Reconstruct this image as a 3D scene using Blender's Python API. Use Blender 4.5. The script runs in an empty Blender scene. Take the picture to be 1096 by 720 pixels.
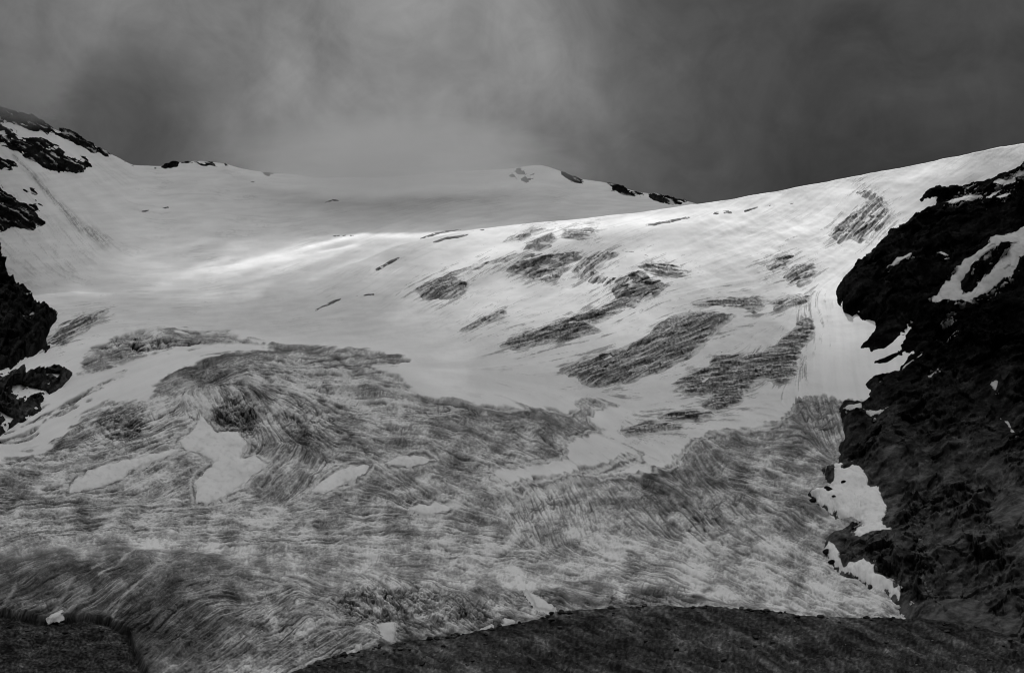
import bpy, math, random
import numpy as np

rng = np.random.default_rng(7)
random.seed(7)
S = bpy.context.scene
COL = S.collection

# ------------------------------------------------------------------ camera model
HF = math.radians(45.0)
TH = math.tan(HF / 2)
PITCH = math.radians(10.0)
FPX = 548.0 / TH


def direction(u, v):
    x = (u - 548.0) / FPX
    y = (360.0 - v) / FPX
    c, s = math.cos(PITCH), math.sin(PITCH)
    return x, c - s * y, s + c * y


def place(u, v, r):
    dx, dy, dz = direction(u, v)
    k = r / np.sqrt(dx * dx + dy * dy)
    return np.stack([dx * k, dy * k, dz * k], -1)


# ------------------------------------------------------------------ numeric helpers
def ss(a, b, x):
    t = np.clip((x - a) / (b - a), 0, 1)
    return t * t * (3 - 2 * t)


_T = 256
_gr = rng.random((8, _T, _T)) * 2 * np.pi
_gx, _gy = np.cos(_gr), np.sin(_gr)


def perlin(x, y, k=0):
    xi = np.floor(x).astype(np.int64)
    yi = np.floor(y).astype(np.int64)
    fx, fy = x - xi, y - yi
    ux = fx * fx * fx * (fx * (fx * 6 - 15) + 10)
    uy = fy * fy * fy * (fy * (fy * 6 - 15) + 10)
    x0, x1, y0, y1 = xi % _T, (xi + 1) % _T, yi % _T, (yi + 1) % _T
    gx, gy = _gx[k % 8], _gy[k % 8]
    a = gx[y0, x0] * fx + gy[y0, x0] * fy
    b = gx[y0, x1] * (fx - 1) + gy[y0, x1] * fy
    c = gx[y1, x0] * fx + gy[y1, x0] * (fy - 1)
    d = gx[y1, x1] * (fx - 1) + gy[y1, x1] * (fy - 1)
    return ((a + (b - a) * ux) + ((c + (d - c) * ux) - (a + (b - a) * ux)) * uy) * 1.5


def fbm(x, y, octv=5, k=0, gain=0.5, lac=2.03):
    s, a, t = 0, 1.0, 0
    for i in range(octv):
        s = s + a * perlin(x + 17.3 * i, y - 9.1 * i, k + i)
        t += a
        a *= gain
        x, y = x * lac, y * lac
    return s / t


def ridged(x, y, octv=5, k=0, gain=0.5, lac=2.03):
    s, a, t = 0, 1.0, 0
    for i in range(octv):
        n = 1 - np.abs(perlin(x + 7.7 * i, y + 3.1 * i, k + i)) * 1.6
        s = s + a * n * n
        t += a
        a *= gain
        x, y = x * lac, y * lac
    return s / t


_wj = rng.random((3, _T, _T))


def worley(x, y):
    """distance to nearest, to second nearest, and the random value of the nearest cell"""
    xi = np.floor(x).astype(np.int64)
    yi = np.floor(y).astype(np.int64)
    d1 = np.full(x.shape, 9.0)
    d2 = np.full(x.shape, 9.0)
    val = np.zeros(x.shape)
    for oy in (-1, 0, 1):
        for ox in (-1, 0, 1):
            cx, cy = (xi + ox), (yi + oy)
            jx = _wj[0][cy % _T, cx % _T]
            jy = _wj[1][cy % _T, cx % _T]
            d = np.hypot(cx + jx - x, cy + jy - y)
            near = d < d1
            d2 = np.where(near, d1, np.minimum(d2, d))
            val = np.where(near, _wj[2][cy % _T, cx % _T], val)
            d1 = np.where(near, d, d1)
    return d1, d2, val


_ft = rng.normal(size=(2, _T, _T))


def facets(x, y, k=0):
    """randomly tilted flat faces, one per cell"""
    xi = np.floor(x).astype(np.int64)
    yi = np.floor(y).astype(np.int64)
    best = np.full(x.shape, 9.0)
    h = np.zeros(x.shape)
    for oy in (-1, 0, 1):
        for ox in (-1, 0, 1):
            cx, cy = xi + ox, yi + oy
            a, b = (cy + 37 * k) % _T, (cx + 11 * k) % _T
            dx, dy = x - cx - _wj[0][a, b], y - cy - _wj[1][a, b]
            d = dx * dx + dy * dy
            near = d < best
            h = np.where(near, (_wj[2][a, b] - .5) * 1.2 + .7 * (_ft[0][a, b] * dx + _ft[1][a, b] * dy), h)
            best = np.where(near, d, best)
    return h


def curve(pts):
    a = np.array(pts, float)
    xs, ys = a[:, 0], a[:, 1]
    # monotone cubic: no overshoot between the points
    dd = np.diff(ys) / np.diff(xs)
    m = np.zeros(len(xs))
    m[0], m[-1] = dd[0], dd[-1]
    ok = dd[:-1] * dd[1:] > 0
    m[1:-1][ok] = 2 * dd[:-1][ok] * dd[1:][ok] / (dd[:-1][ok] + dd[1:][ok])

    def f(x):
        x = np.clip(x, xs[0], xs[-1])
        i = np.clip(np.searchsorted(xs, x) - 1, 0, len(xs) - 2)
        h = xs[i + 1] - xs[i]
        t = (x - xs[i]) / h
        t2, t3 = t * t, t * t * t
        return ((2 * t3 - 3 * t2 + 1) * ys[i] + (t3 - 2 * t2 + t) * h * m[i]
                + (-2 * t3 + 3 * t2) * ys[i + 1] + (t3 - t2) * h * m[i + 1])
    return f


def poly_sd(poly, U, V):
    p = np.array(poly, float)
    inside = np.zeros(U.shape, bool)
    d = np.full(U.shape, 1e9)
    n = len(p)
    for i in range(n):
        x0, y0 = p[i]
        x1, y1 = p[(i + 1) % n]
        ex, ey = x1 - x0, y1 - y0
        L = ex * ex + ey * ey + 1e-9
        t = np.clip(((U - x0) * ex + (V - y0) * ey) / L, 0, 1)
        d = np.minimum(d, (U - x0 - t * ex) ** 2 + (V - y0 - t * ey) ** 2)
        if y0 != y1:
            c = ((y0 > V) != (y1 > V)) & (U < ex * (V - y0) / (y1 - y0) + x0)
            inside ^= c
    d = np.sqrt(d)
    return np.where(inside, d, -d)


def line_d(pts, U, V):
    p = np.array(pts, float)
    d = np.full(U.shape, 1e9)
    for i in range(len(p) - 1):
        x0, y0 = p[i]
        ex, ey = p[i + 1] - p[i]
        t = np.clip(((U - x0) * ex + (V - y0) * ey) / (ex * ex + ey * ey + 1e-9), 0, 1)
        d = np.minimum(d, (U - x0 - t * ex) ** 2 + (V - y0 - t * ey) ** 2)
    return np.sqrt(d)


def masked_sd(poly, U, V, pad=30):
    """signed distance, evaluated only near the polygon"""
    p = np.array(poly, float)
    out = np.full(U.shape, -float(pad))
    sel = ((U > p[:, 0].min() - pad) & (U < p[:, 0].max() + pad)
           & (V > p[:, 1].min() - pad) & (V < p[:, 1].max() + pad))
    if sel.any():
        out[sel] = np.maximum(poly_sd(poly, U[sel], V[sel]), -pad)
    return out


def idw(ctrl, U, V, power=3.0, soft=14.0):
    """smooth interpolation of scattered control values, coarse grid then bilinear"""
    u0, v0, st = -300.0, 40.0, 8.0
    cu = np.arange(u0, 1420, st)
    cv = np.arange(v0, 820, st)
    A, B = np.meshgrid(cu, cv)
    c = np.array(ctrl, float)
    num = np.zeros(A.shape + (c.shape[1] - 2,))
    den = np.zeros(A.shape)
    for row in c:
        w = 1.0 / (((A - row[0]) ** 2 + (1.6 * (B - row[1])) ** 2 + soft * soft) ** (power / 2))
        num += w[..., None] * row[2:]
        den += w
    g = num / den[..., None]
    x = np.clip((U - u0) / st, 0, len(cu) - 1.001)
    y = np.clip((V - v0) / st, 0, len(cv) - 1.001)
    xi, yi = x.astype(int), y.astype(int)
    fx, fy = (x - xi)[..., None], (y - yi)[..., None]
    return (g[yi, xi] * (1 - fx) * (1 - fy) + g[yi, xi + 1] * fx * (1 - fy)
            + g[yi + 1, xi] * (1 - fx) * fy + g[yi + 1, xi + 1] * fx * fy)


def blur(a, n):
    for ax in (0, 1):
        for _ in range(2):
            p = np.pad(a, [(n, n) if i == ax else (0, 0) for i in range(2)], mode='edge')
            c = np.cumsum(p, axis=ax)
            z = np.zeros_like(np.take(c, [0], axis=ax))
            c = np.concatenate([z, c], axis=ax)
            m = 2 * n + 1
            if ax == 0:
                a = (c[m:, :] - c[:-m, :]) / m
            else:
                a = (c[:, m:] - c[:, :-m]) / m
    return a


def lic(noise, du, dv, L):
    """smear noise along the direction field (in grid cells)"""
    H, W = noise.shape
    acc = noise.copy()
    I0, J0 = np.meshgrid(np.arange(H, dtype=np.float32), np.arange(W, dtype=np.float32), indexing='ij')
    for sgn in (1, -1):
        I, J = I0.copy(), J0.copy()
        for _ in range(L):
            ii = np.clip(I + 0.5, 0, H - 1).astype(np.int32)
            jj = np.clip(J + 0.5, 0, W - 1).astype(np.int32)
            I += sgn * dv[ii, jj]
            J += sgn * du[ii, jj]
            acc += noise[np.clip(I + 0.5, 0, H - 1).astype(np.int32), np.clip(J + 0.5, 0, W - 1).astype(np.int32)]
    acc /= (2 * L + 1)
    acc -= acc.mean()
    return acc / acc.std()


# ------------------------------------------------------------------ materials
def grey_material(name, rough=0.9, spec=0.0, scale=0.35, amount=0.35, bump=0.0, fine=2.0):
    m = bpy.data.materials.new(name)
    m.use_nodes = True
    nt = m.node_tree
    b = nt.nodes['Principled BSDF']
    b.inputs['Roughness'].default_value = rough
    b.inputs['Specular IOR Level'].default_value = spec
    at = nt.nodes.new('ShaderNodeAttribute')
    at.attribute_name = 'albedo'
    co = nt.nodes.new('ShaderNodeNewGeometry')
    nz = nt.nodes.new('ShaderNodeTexNoise')
    nz.inputs['Scale'].default_value = scale
    nz.inputs['Detail'].default_value = 6
    nz.inputs['Roughness'].default_value = 0.65
    nt.links.new(co.outputs['Position'], nz.inputs['Vector'])
    mr = nt.nodes.new('ShaderNodeMapRange')
    mr.inputs['From Min'].default_value = 0.3
    mr.inputs['From Max'].default_value = 0.7
    mr.inputs['To Min'].default_value = 1 - amount
    mr.inputs['To Max'].default_value = 1 + amount
    nt.links.new(nz.outputs['Fac'], mr.inputs['Value'])
    mu = nt.nodes.new('ShaderNodeMath')
    mu.operation = 'MULTIPLY'
    mu.use_clamp = True
    # clean snow is smoother than dirty ice
    cl = nt.nodes.new('ShaderNodeMapRange')
    cl.inputs['From Min'].default_value = .35
    cl.inputs['From Max'].default_value = .62
    cl.inputs['To Min'].default_value = 1
    cl.inputs['To Max'].default_value = .06
    nt.links.new(at.outputs['Fac'], cl.inputs['Value'])
    mx = nt.nodes.new('ShaderNodeMix')
    mx.data_type = 'FLOAT'
    mx.inputs[2].default_value = 1.0
    nt.links.new(cl.outputs[0], mx.inputs[0])
    nt.links.new(mr.outputs['Result'], mx.inputs[3])
    nt.links.new(at.outputs['Fac'], mu.inputs[0])
    nt.links.new(mx.outputs[0], mu.inputs[1])
    nt.links.new(mu.outputs[0], b.inputs['Base Color'])
    if bump > 0:
        n2 = nt.nodes.new('ShaderNodeTexNoise')
        n2.inputs['Scale'].default_value = fine
        n2.inputs['Detail'].default_value = 4
        nt.links.new(co.outputs['Position'], n2.inputs['Vector'])
        bp = nt.nodes.new('ShaderNodeBump')
        bm_ = nt.nodes.new('ShaderNodeMath')
        bm_.operation = 'MULTIPLY'
        bm_.inputs[1].default_value = bump
        nt.links.new(cl.outputs[0], bm_.inputs[0])
        nt.links.new(bm_.outputs[0], bp.inputs['Strength'])
        bp.inputs['Distance'].default_value = 1.0
        nt.links.new(n2.outputs['Fac'], bp.inputs['Height'])
        nt.links.new(bp.outputs['Normal'], b.inputs['Normal'])
    return m


M_ICE = grey_material('glacier_ice', 0.85, 0.05, 0.75, 0.32, 0.3, 0.9)
M_SNOW = grey_material('old_snow', 0.9, 0.0, 0.12, 0.05)
M_ROCK = grey_material('dark_rock', 0.95, 0.0, 0.22, 0.5, 0.6, 0.35)
M_GRAVEL = grey_material('moraine_gravel', 0.95, 0.0, 0.6, 0.5, 0.5, 0.9)


def tag(o, label=None, cat=None, group=None, kind=None):
    if label:
        o['label'] = label
    if cat:
        o['category'] = cat
    if group:
        o['group'] = group
    if kind:
        o['kind'] = kind
    return o


def grid_mesh(name, P, alb, mat, keep=None, smooth=True):
    """P (rows, cols, 3) to a mesh; keep is a mask of faces (rows-1, cols-1)"""
    R, C = P.shape[:2]
    idx = np.arange(R * C).reshape(R, C)
    q = np.stack([idx[:-1, :-1], idx[:-1, 1:], idx[1:, 1:], idx[1:, :-1]], -1)
    q = q.reshape(-1, 4) if keep is None else q[keep]
    used = np.zeros(R * C, bool)
    used[q.ravel()] = True
    remap = np.cumsum(used) - 1
    q = remap[q]
    co = P.reshape(-1, 3)[used].astype(np.float32)
    al = np.broadcast_to(alb, (R, C)).reshape(-1)[used].astype(np.float32)
    me = bpy.data.meshes.new(name)
    me.vertices.add(len(co))
    me.vertices.foreach_set('co', co.ravel())
    me.loops.add(q.size)
    me.loops.foreach_set('vertex_index', q.ravel().astype(np.int32))
    me.polygons.add(len(q))
    me.polygons.foreach_set('loop_start', (np.arange(len(q)) * 4).astype(np.int32))
    me.polygons.foreach_set('loop_total', np.full(len(q), 4, np.int32))
    me.polygons.foreach_set('use_smooth', np.full(len(q), smooth))
    at = me.attributes.new('albedo', 'FLOAT', 'POINT')
    at.data.foreach_set('value', al)
    me.materials.append(mat)
    me.update(calc_edges=True)
    o = bpy.data.objects.new(name, me)
    COL.objects.link(o)
    return o


def normals(P):
    a = np.gradient(P, axis=1)
    b = np.gradient(P, axis=0)
    n = np.cross(a, b)
    n /= np.linalg.norm(n, axis=-1, keepdims=True) + 1e-9
    return n * np.sign(n[..., 2:3] + 1e-6)


class Surf:
    """a sheet of ground addressed by (u, v); row(u, v) gives the fractional row"""

    def __init__(self, P, N, u0, du, row):
        self.P, self.N, self.u0, self.du, self.row = P, N, u0, du, row

    def sample(self, U, V):
        R, C = self.P.shape[:2]
        x = np.clip((U - self.u0) / self.du, 0, C - 1.001)
        y = np.clip(self.row(U, V), 0, R - 1.001)
        xi, yi = x.astype(int), y.astype(int)
        fx, fy = (x - xi)[..., None], (y - yi)[..., None]
        out = []
        for A in (self.P, self.N):
            out.append(A[yi, xi] * (1 - fx) * (1 - fy) + A[yi, xi + 1] * fx * (1 - fy)
                       + A[yi + 1, xi] * (1 - fx) * fy + A[yi + 1, xi + 1] * fx * fy)
        n = out[1]
        return out[0], n / (np.linalg.norm(n, axis=-1, keepdims=True) + 1e-9)


# ------------------------------------------------------------------ outlines on the ground
HOLLOW = [(-320, 640), (-100, 646), (0, 651), (47, 658), (87, 655), (119, 657), (137, 673), (148, 691),
          (159, 713), (170, 800), (-320, 800)]
BARE = [(-300, 520), (-100, 505), (0, 492), (30, 482), (62, 470), (71, 454), (94, 441), (117, 434), (137, 430), (158, 432),
        (166, 424), (163, 414), (181, 401), (211, 386), (242, 378), (272, 375), (294, 371), (333, 369), (364, 373),
        (410, 376), (437, 386), (418, 391), (400, 394), (425, 402), (440, 413), (451, 423), (497, 429), (544, 433),
        (569, 435), (594, 436), (606, 441), (625, 426), (665, 433), (655, 436), (637, 440), (634, 450), (649, 459),
        (625, 467), (606, 474), (606, 493), (587, 496), (560, 499), (529, 505), (529, 512), (550, 515), (594, 507),
        (618, 502), (649, 496), (662, 488), (687, 485), (688, 493), (668, 502), (643, 508), (687, 505), (718, 499),
        (721, 490), (730, 481), (745, 469), (768, 461), (799, 457), (833, 453), (841, 442), (856, 426), (883, 423),
        (898, 428), (960, 430), (1400, 420), (1400, 800), (-300, 800)]
ICE_EXTRA = [
    # dome above the snow band, crevasse ribbon on the left, etc.
    [(82, 402), (97, 373), (117, 363), (153, 353), (187, 352), (233, 355), (282, 368), (250, 369), (200, 371), (160, 377),
     (143, 384), (100, 401)],
    [(-60, 505), (0, 474), (25, 459), (62, 441), (90, 422), (117, 405), (135, 397), (112, 412), (80, 434), (40, 456), (0, 485),
     (-60, 520)],
]

GI = 'crevassed ice showing through the icefall snow'
ICE = [
    ([[(446, 310), (467, 298), (487, 290), (505, 286), (526, 280), (553, 272), (546, 277), (519, 284), (494, 290), (487, 296), (500, 303), (498, 312), (481, 320), (463, 322), (451, 319)]],
     -.45, .15, 'wedge of dark ice with a long thin tail, leftmost of the upper icefall'),
    ([[(560, 268), (566, 259), (579, 252), (591, 249), (596, 256), (589, 260), (591, 264), (578, 269)]], -.5, .12, 'small dark ice block left of the flat-faced slab under the bright crest'),
    ([[(601, 254), (603, 246), (640, 243), (638, 252), (619, 257)]], -.05, .17, 'smooth grey flat-faced ice slab directly under the bright snow crest'),
    ([[(544, 288), (559, 274), (568, 271), (586, 273), (617, 270), (622, 275), (603, 283), (582, 285), (566, 293), (553, 292)]], -.35, .13, 'largest broken serac mass in the middle of the upper icefall'),
    ([[(566, 294), (579, 289), (610, 286), (599, 297), (586, 301), (571, 299)]], -.2, .19, 'low grey ice ledge just beneath the broken serac mass'),
    ([[(551, 255), (559, 250), (571, 246), (584, 244), (575, 248), (564, 252), (557, 256)]], -.3, .18, 'narrow broken ice lip above the small dark block near the crest'),
    ([[(494, 352), (519, 339), (539, 331), (541, 334), (526, 343), (507, 353)]], -.45, .2, 'slim ice strip lying alone in snow below the long-tailed wedge'),
    ([[(536, 370), (550, 359), (580, 350), (606, 341), (626, 344), (642, 353), (607, 364), (577, 368), (546, 374)], [(600, 345), (626, 336), (653, 327), (667, 318), (684, 322), (655, 338), (630, 346)]],
     -.25, .13, 'dark lens of layered ice with an arm reaching up right'),
    ([[(614, 290), (627, 275), (643, 270), (661, 271), (647, 279), (637, 289), (645, 296), (660, 299), (654, 307), (623, 300)]], -.7, .22, 'pale steep crevassed ice between the serac mass and the rubbly patch'),
    ([[(660, 299), (678, 292), (687, 292), (701, 300), (717, 305), (701, 314), (683, 321), (678, 328), (661, 322), (655, 310)]], -.4, .19, 'rubbly light grey ice patch below the pointed lens'),
    ([[(685, 285), (697, 280), (726, 285), (738, 290), (725, 296), (706, 293), (690, 289)]], .2, .17, 'pointed lens of grey ice tipped toward the right'),
    ([[(600, 396), (626, 383), (669, 374), (692, 359), (715, 342), (738, 333), (784, 337), (776, 346), (764, 356), (745, 375), (715, 394), (684, 407), (653, 414), (626, 410), (611, 402)]],
     -.38, .15, 'broad curved band of crevassed ice, longest on the icefall'),
    ([[(743, 326), (768, 320), (812, 317), (817, 327), (808, 336), (795, 329), (761, 330)]], .0, .16, 'flat dark ice shelf right above the broad curved band'),
    ([[(718, 411), (738, 402), (761, 392), (764, 381), (807, 380), (830, 371), (849, 354), (860, 338), (872, 342), (870, 361), (855, 377), (853, 403), (837, 410), (818, 403), (803, 411), (791, 430), (768, 441), (753, 433), (761, 423), (734, 421)]],
     -.12, .15, 'stepped ice wall with horizontal ledges and an arm up to the right'),
    ([[(703, 446), (722, 441), (761, 440), (764, 445), (745, 451), (715, 450)]], -.05, .09, 'nearly black flat ice ledge below the stepped ice wall'),
    ([[(665, 461), (692, 451), (732, 453), (726, 459), (692, 464), (672, 466)]], -.1, .14, 'low dark ice ledge at the head of the grey snow tongue'),
    ([[(889, 251), (893, 242), (915, 227), (933, 214), (917, 206), (932, 204), (949, 216), (952, 231), (943, 244), (928, 255), (909, 255), (899, 259)]], -.75, .26, 'grey fan-shaped ice patch high on the sunlit snow beside the black rock'),
    ([[(818, 285), (834, 275), (850, 274), (841, 286), (828, 290)]], -.5, .24, 'tiny ice scar above and left of the round one on the sunlit slope'),
    ([[(840, 297), (850, 284), (870, 283), (873, 289), (868, 302), (857, 306), (844, 303)]], -.5, .25, 'roundish ice scar on the sunlit slope left of the rock'),
    ([[(826, 324), (844, 315), (867, 317), (860, 326), (844, 331), (831, 331)]], -.3, .3, 'faint pale ice scar just below the roundish one'),
    ([[(52, 367), (66, 348), (93, 337), (115, 332), (107, 341), (90, 354), (67, 369)]], -.45, .12, 'dirty ice and rubble beside the black cliff on the left'),
]
ROCK = [(1360, 120), (1200, 138), (1140, 156), (1096, 175), (1090, 179), (1070, 186), (1055, 194), (1035, 197), (1020, 199), (1005, 199), (992, 205), (981, 214), (985, 217), (1001, 215), (1000, 220),
        (987, 226), (975, 235), (967, 241), (952, 247), (946, 256), (932, 270), (917, 282), (905, 295), (894, 312), (895, 318), (902, 332), (914, 343), (936, 345),
        (937, 351), (930, 362), (919, 373), (933, 377), (952, 370), (974, 352), (963, 370), (965, 374), (936, 388), (949, 385), (977, 377), (961, 398),
        (945, 401), (936, 403), (926, 412), (933, 417), (931, 427), (922, 431), (904, 427), (899, 440), (903, 470), (898, 497), (880, 500), (885, 522), (868, 526), (872, 536), (880, 544), (905, 555), (915, 560), (890, 572), (880, 582), (884, 592),
        (897, 609), (920, 622), (937, 630), (955, 637), (962, 648), (975, 660), (985, 770), (1362, 770), (1362, 120)]
# ------------------------------------------------------------------ the glacier sheet
U0, DU, NU = -130.0, .82, 1653
us = U0 + DU * np.arange(NU)
yc = curve([(-260, 318), (0, 318), (80, 313), (200, 315), (300, 305), (380, 281), (430, 262), (500, 247), (560, 240), (620, 235),
            (700, 225), (740, 219.5), (800, 210), (860, 199), (920, 188), (980, 176), (1040, 164), (1096, 154), (1360, 100)])(us)
ys = curve([(-260, 20), (-120, 70), (0, 118), (34, 125), (60, 139), (80, 146), (100, 156), (125, 168), (145, 177), (170, 178),
            (190, 174), (215, 172), (240, 175), (255, 180), (300, 186), (360, 190), (420, 189), (480, 184), (540, 181),
            (575, 177), (600, 183), (620, 191), (650, 196), (680, 205), (710, 210), (740, 217), (790, 226), (900, 215),
            (1096, 175), (1360, 122)])(us)
fold = curve([(-260, .2), (200, .4), (300, .7), (430, 3.5), (560, 8), (640, 13), (760, 16), (1360, 17)])(us)
yb = yc + fold
ys = np.minimum(ys, yb - 4)
N1, N2, N3, N4 = 730, 12, 190, 15
t1 = np.linspace(0, 1, N1)[:, None]
V1 = 750 + (yc - 750) * t1
V2 = yc + fold * np.linspace(0, 1, N2 + 1)[1:, None]
V3 = yb + (ys - yb) * np.linspace(0, 1, N3 + 1)[1:, None]
V4 = np.repeat(ys[None], N4, 0)
V = np.concatenate([V1, V2, V3, V4])
U = np.broadcast_to(us, V.shape).copy()
NR = V.shape[0]

# distance of the ground seen at (u, v), front sheet
vk = [750, 660, 590, 480, 400, 330, 260, 200, 100]
r_mid = curve(list(zip([-v for v in vk], [580, 690, 830, 1080, 1330, 1590, 1900, 2150, 2500])))
r_lft = curve(list(zip([-v for v in vk], [540, 620, 730, 900, 1090, 1380, 1750, 2000, 2300])))
r_rgt = curve(list(zip([-v for v in vk], [560, 660, 760, 960, 1150, 1330, 1520, 1690, 1950])))
wl = 1 - ss(-50, 420, us)
wr = ss(620, 1040, us)


def benches(U, V):
    r = 0
    for pts, wv, au in BENCH:
        yl = curve(pts)(U)
        a = curve(au)(U)
        r = r + a * 1 / (1 + np.exp(-(yl - V) / wv))
    return r


BENCH = [
    # crest of the ice front at the bottom
    ([(-260, 600), (0, 592), (100, 585), (180, 583), (260, 594), (340, 604), (450, 615), (560, 622), (700, 630), (800, 640), (1000, 655),
      (1360, 660)], 3.2,
     [(-260, 110), (150, 115), (260, 85), (420, 50), (600, 40), (760, 15), (900, 0), (1360, 0)]),
    # the middle dome
    ([(-260, 470), (60, 440), (120, 418), (165, 402), (211, 385), (272, 374), (333, 370), (410, 377), (470, 420), (560, 432), (640, 440), (800, 455), (1360, 470)], 4.5,
     [(-260, 0), (90, 10), (170, 70), (250, 120), (400, 120), (470, 90), (600, 70), (660, 20), (780, 40), (900, 0), (1360, 0)]),
    # the dome behind it on the left
    ([(-260, 420), (60, 392), (100, 370), (150, 355), (190, 352), (233, 355), (290, 367), (360, 372), (1360, 400)], 4.0,
     [(-260, 0), (60, 10), (110, 70), (230, 80), (300, 20), (360, 0), (1360, 0)]),
    # hump on the right of the lower tongue
    ([(-260, 540), (500, 540), (570, 520), (640, 509), (700, 510), (760, 525), (820, 560), (900, 600), (1360, 620)], 6.0,
     [(-260, 0), (520, 0), (620, 70), (720, 60), (800, 20), (860, 0), (1360, 0)]),
    # terrace above the steep icefall
    ([(-260, 330), (380, 320), (440, 305), (500, 285), (560, 265), (600, 246), (700, 238), (780, 226), (1360, 140)], 5.0,
     [(-260, 0), (400, 0), (480, 60), (600, 90), (700, 70), (800, 20), (900, 0), (1360, 0)]),
    ([(-260, 430), (520, 405), (600, 385), (690, 355), (780, 330), (860, 318), (1360, 300)], 5.0,
     [(-260, 0), (540, 0), (620, 40), (760, 60), (860, 20), (900, 0), (1360, 0)]),
]
Uf, Vf = U[:N1], V[:N1]
R1 = (r_mid(-Vf) * (1 - wl - wr * (1 - wl)) + r_lft(-Vf) * wl + r_rgt(-Vf) * wr * (1 - wl))
R1 = R1 + benches(Uf, Vf)
R1 = R1 + 22 * fbm(Uf / 130, Vf / 90, 4, 2)            # broad swells
rc = R1[-1]
R2 = rc + np.linspace(0, 1, N2 + 1)[1:, None] * (12 + fold * 14)
r_sky = curve([(-260, 1500), (0, 1900), (100, 2300), (200, 2700), (300, 3000), (430, 3200), (580, 3100), (700, 2950), (760, 2900),
               (1000, 2700), (1360, 2600)])(us)
s3 = np.linspace(0, 1, N3 + 1)[1:, None]
rb = R2[-1]
R3 = rb + np.maximum(r_sky - rb, 250) * (0.55 * s3 + 0.45 * s3 ** 1.7)
R4 = R3[-1] + np.linspace(0, 1, N4 + 1)[1:, None] * 900
R = np.concatenate([R1, R2, R3, R4])
P0 = place(U, V, R)
# the back of the range falls away
for k in range(N4):
    f = (k + 1) / N4
    P0[NR - N4 + k, :, 2] = P0[NR - N4 - 1, :, 2] - 25 * f - 650 * f * f
N0 = normals(P0)


def row_main(u, v):
    c = np.interp(u, us, yc)
    b = np.interp(u, us, yb)
    k = np.interp(u, us, ys)
    front = (750 - v) / (750 - c) * (N1 - 1)
    back = N1 + N2 - 1 + (b - v) / (b - k) * N3
    return np.where(v > c, front, np.maximum(back, N1 - 1))


MAIN = Surf(P0, N0, U0, DU, row_main)
PX = R / FPX                                           # metres per pixel

# direction of the streaks in the ice (dx, dy)
FLOW = [
    (-150, 620, 1, -.5), (30, 620, 1, -.75), (100, 630, 1, -.9), (160, 640, 1, -1.1), (200, 665, 1, -1.2), (215, 625, 1, -.3), (260, 625, 1, .45),
    (240, 690, 1, -1), (300, 650, .8, -.7), (330, 690, 1, -.7), (350, 640, .8, .5),
    (420, 640, .7, .9), (480, 650, .8, .6), (450, 600, 1, .12), (550, 600, 1, .1), (650, 610, 1, .2), (560, 640, 1, .5),
    (720, 620, 1, .35), (800, 600, 1, .5), (860, 600, 1, .55), (900, 640, 1, .5), (850, 560, 1, .7), (800, 560, .9, .9),
    (760, 540, .7, 1), (740, 500, .5, 1), (700, 540, .7, 1), (700, 515, 1, .35), (640, 530, .5, 1), (600, 560, .3, 1), (560, 560, .4, 1),
    (520, 570, 1, .15), (350, 560, 1, .1), (420, 570, 1, .08), (200, 560, 1, .05), (100, 560, 1, -.1), (20, 560, 1, -.15),
    (-100, 560, 1, -.2), (200, 585, 1, .03), (60, 590, 1, -.08),
    (100, 505, 1, -.4), (30, 510, 1, .3), (60, 440, 1, -.65), (150, 450, 1, -.6), (150, 365, 1, -.35), (210, 357, 1, .05), (260, 362, 1, .25),
    (300, 400, 1, .5), (250, 388, 1, -.3), (200, 400, 1, -.6), (350, 385, 1, .3), (400, 390, 1, .35), (450, 435, 1, .3), (540, 445, 1, .5),
    (600, 460, 1, .75), (400, 450, 1, .5), (330, 450, .8, 1), (270, 440, .6, 1), (230, 430, .4, 1), (480, 490, 1, .6), (430, 520, .8, .7), (300, 500, .7, -1),
    (640, 445, 1, 1), (170, 500, 1, -.7), (170, 470, 1, -.5),
    (700, 380, 1, -.4), (640, 400, 1, -.15), (780, 400, 1, -.08), (830, 390, .6, -1), (840, 470, 1, .15), (800, 520, 1, .3), (830, 500, 1, .3), (880, 460, .3, 1),
    (560, 280, 1, -.5), (620, 280, 1, -.45), (650, 310, 1, -.6), (920, 235, 1, -.9), (460, 310, 1, -.45), (500, 340, 1, -.4), (580, 360, 1, -.25),
    (650, 230, 1, -.12), (850, 250, 1, -.35), (960, 210, 1, -.4), (900, 360, .1, 1), (880, 400, .1, 1), (720, 440, 1, -.08), (780, 330, 1, .02),
    (300, 290, 1, -.25), (450, 270, 1, -.3), (200, 250, 1, .05), (60, 250, 1, .9), (350, 215, 1, -.03), (600, 205, 1, 0),
]
ang = [(a, b, math.cos(2 * math.atan2(d, c)), math.sin(2 * math.atan2(d, c))) for a, b, c, d in FLOW]
W2 = idw(ang, U, V, 3.4, 10)
wig = 0.25 * fbm(U / 60, V / 40, 3, 4)
th = 0.5 * np.arctan2(W2[..., 1], W2[..., 0]) + wig
du = np.cos(th).astype(np.float32)
dv = (-np.sin(th)).astype(np.float32)                  # rows climb as v falls
white = rng.random((NR, NU)).astype(np.float32)
L_fine = lic(white, du, dv, 7)
L_dash = lic(np.roll(white, 77, 0), du, dv, 4)
L_mid = lic(blur(white[::-1], 1).astype(np.float32), du, dv, 26)
L_big = lic(blur(white[:, ::-1], 3).astype(np.float32), du, dv, 40)
F_a = lic(blur(white[::-1, ::-1], 2).astype(np.float32), du, dv, 34)
F_d = lic(blur(np.roll(white, 211, 1), 2).astype(np.float32), du, dv, 75)
F_e = lic(blur(np.roll(white, 97, 0), 1).astype(np.float32), du, dv, 60)
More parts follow.
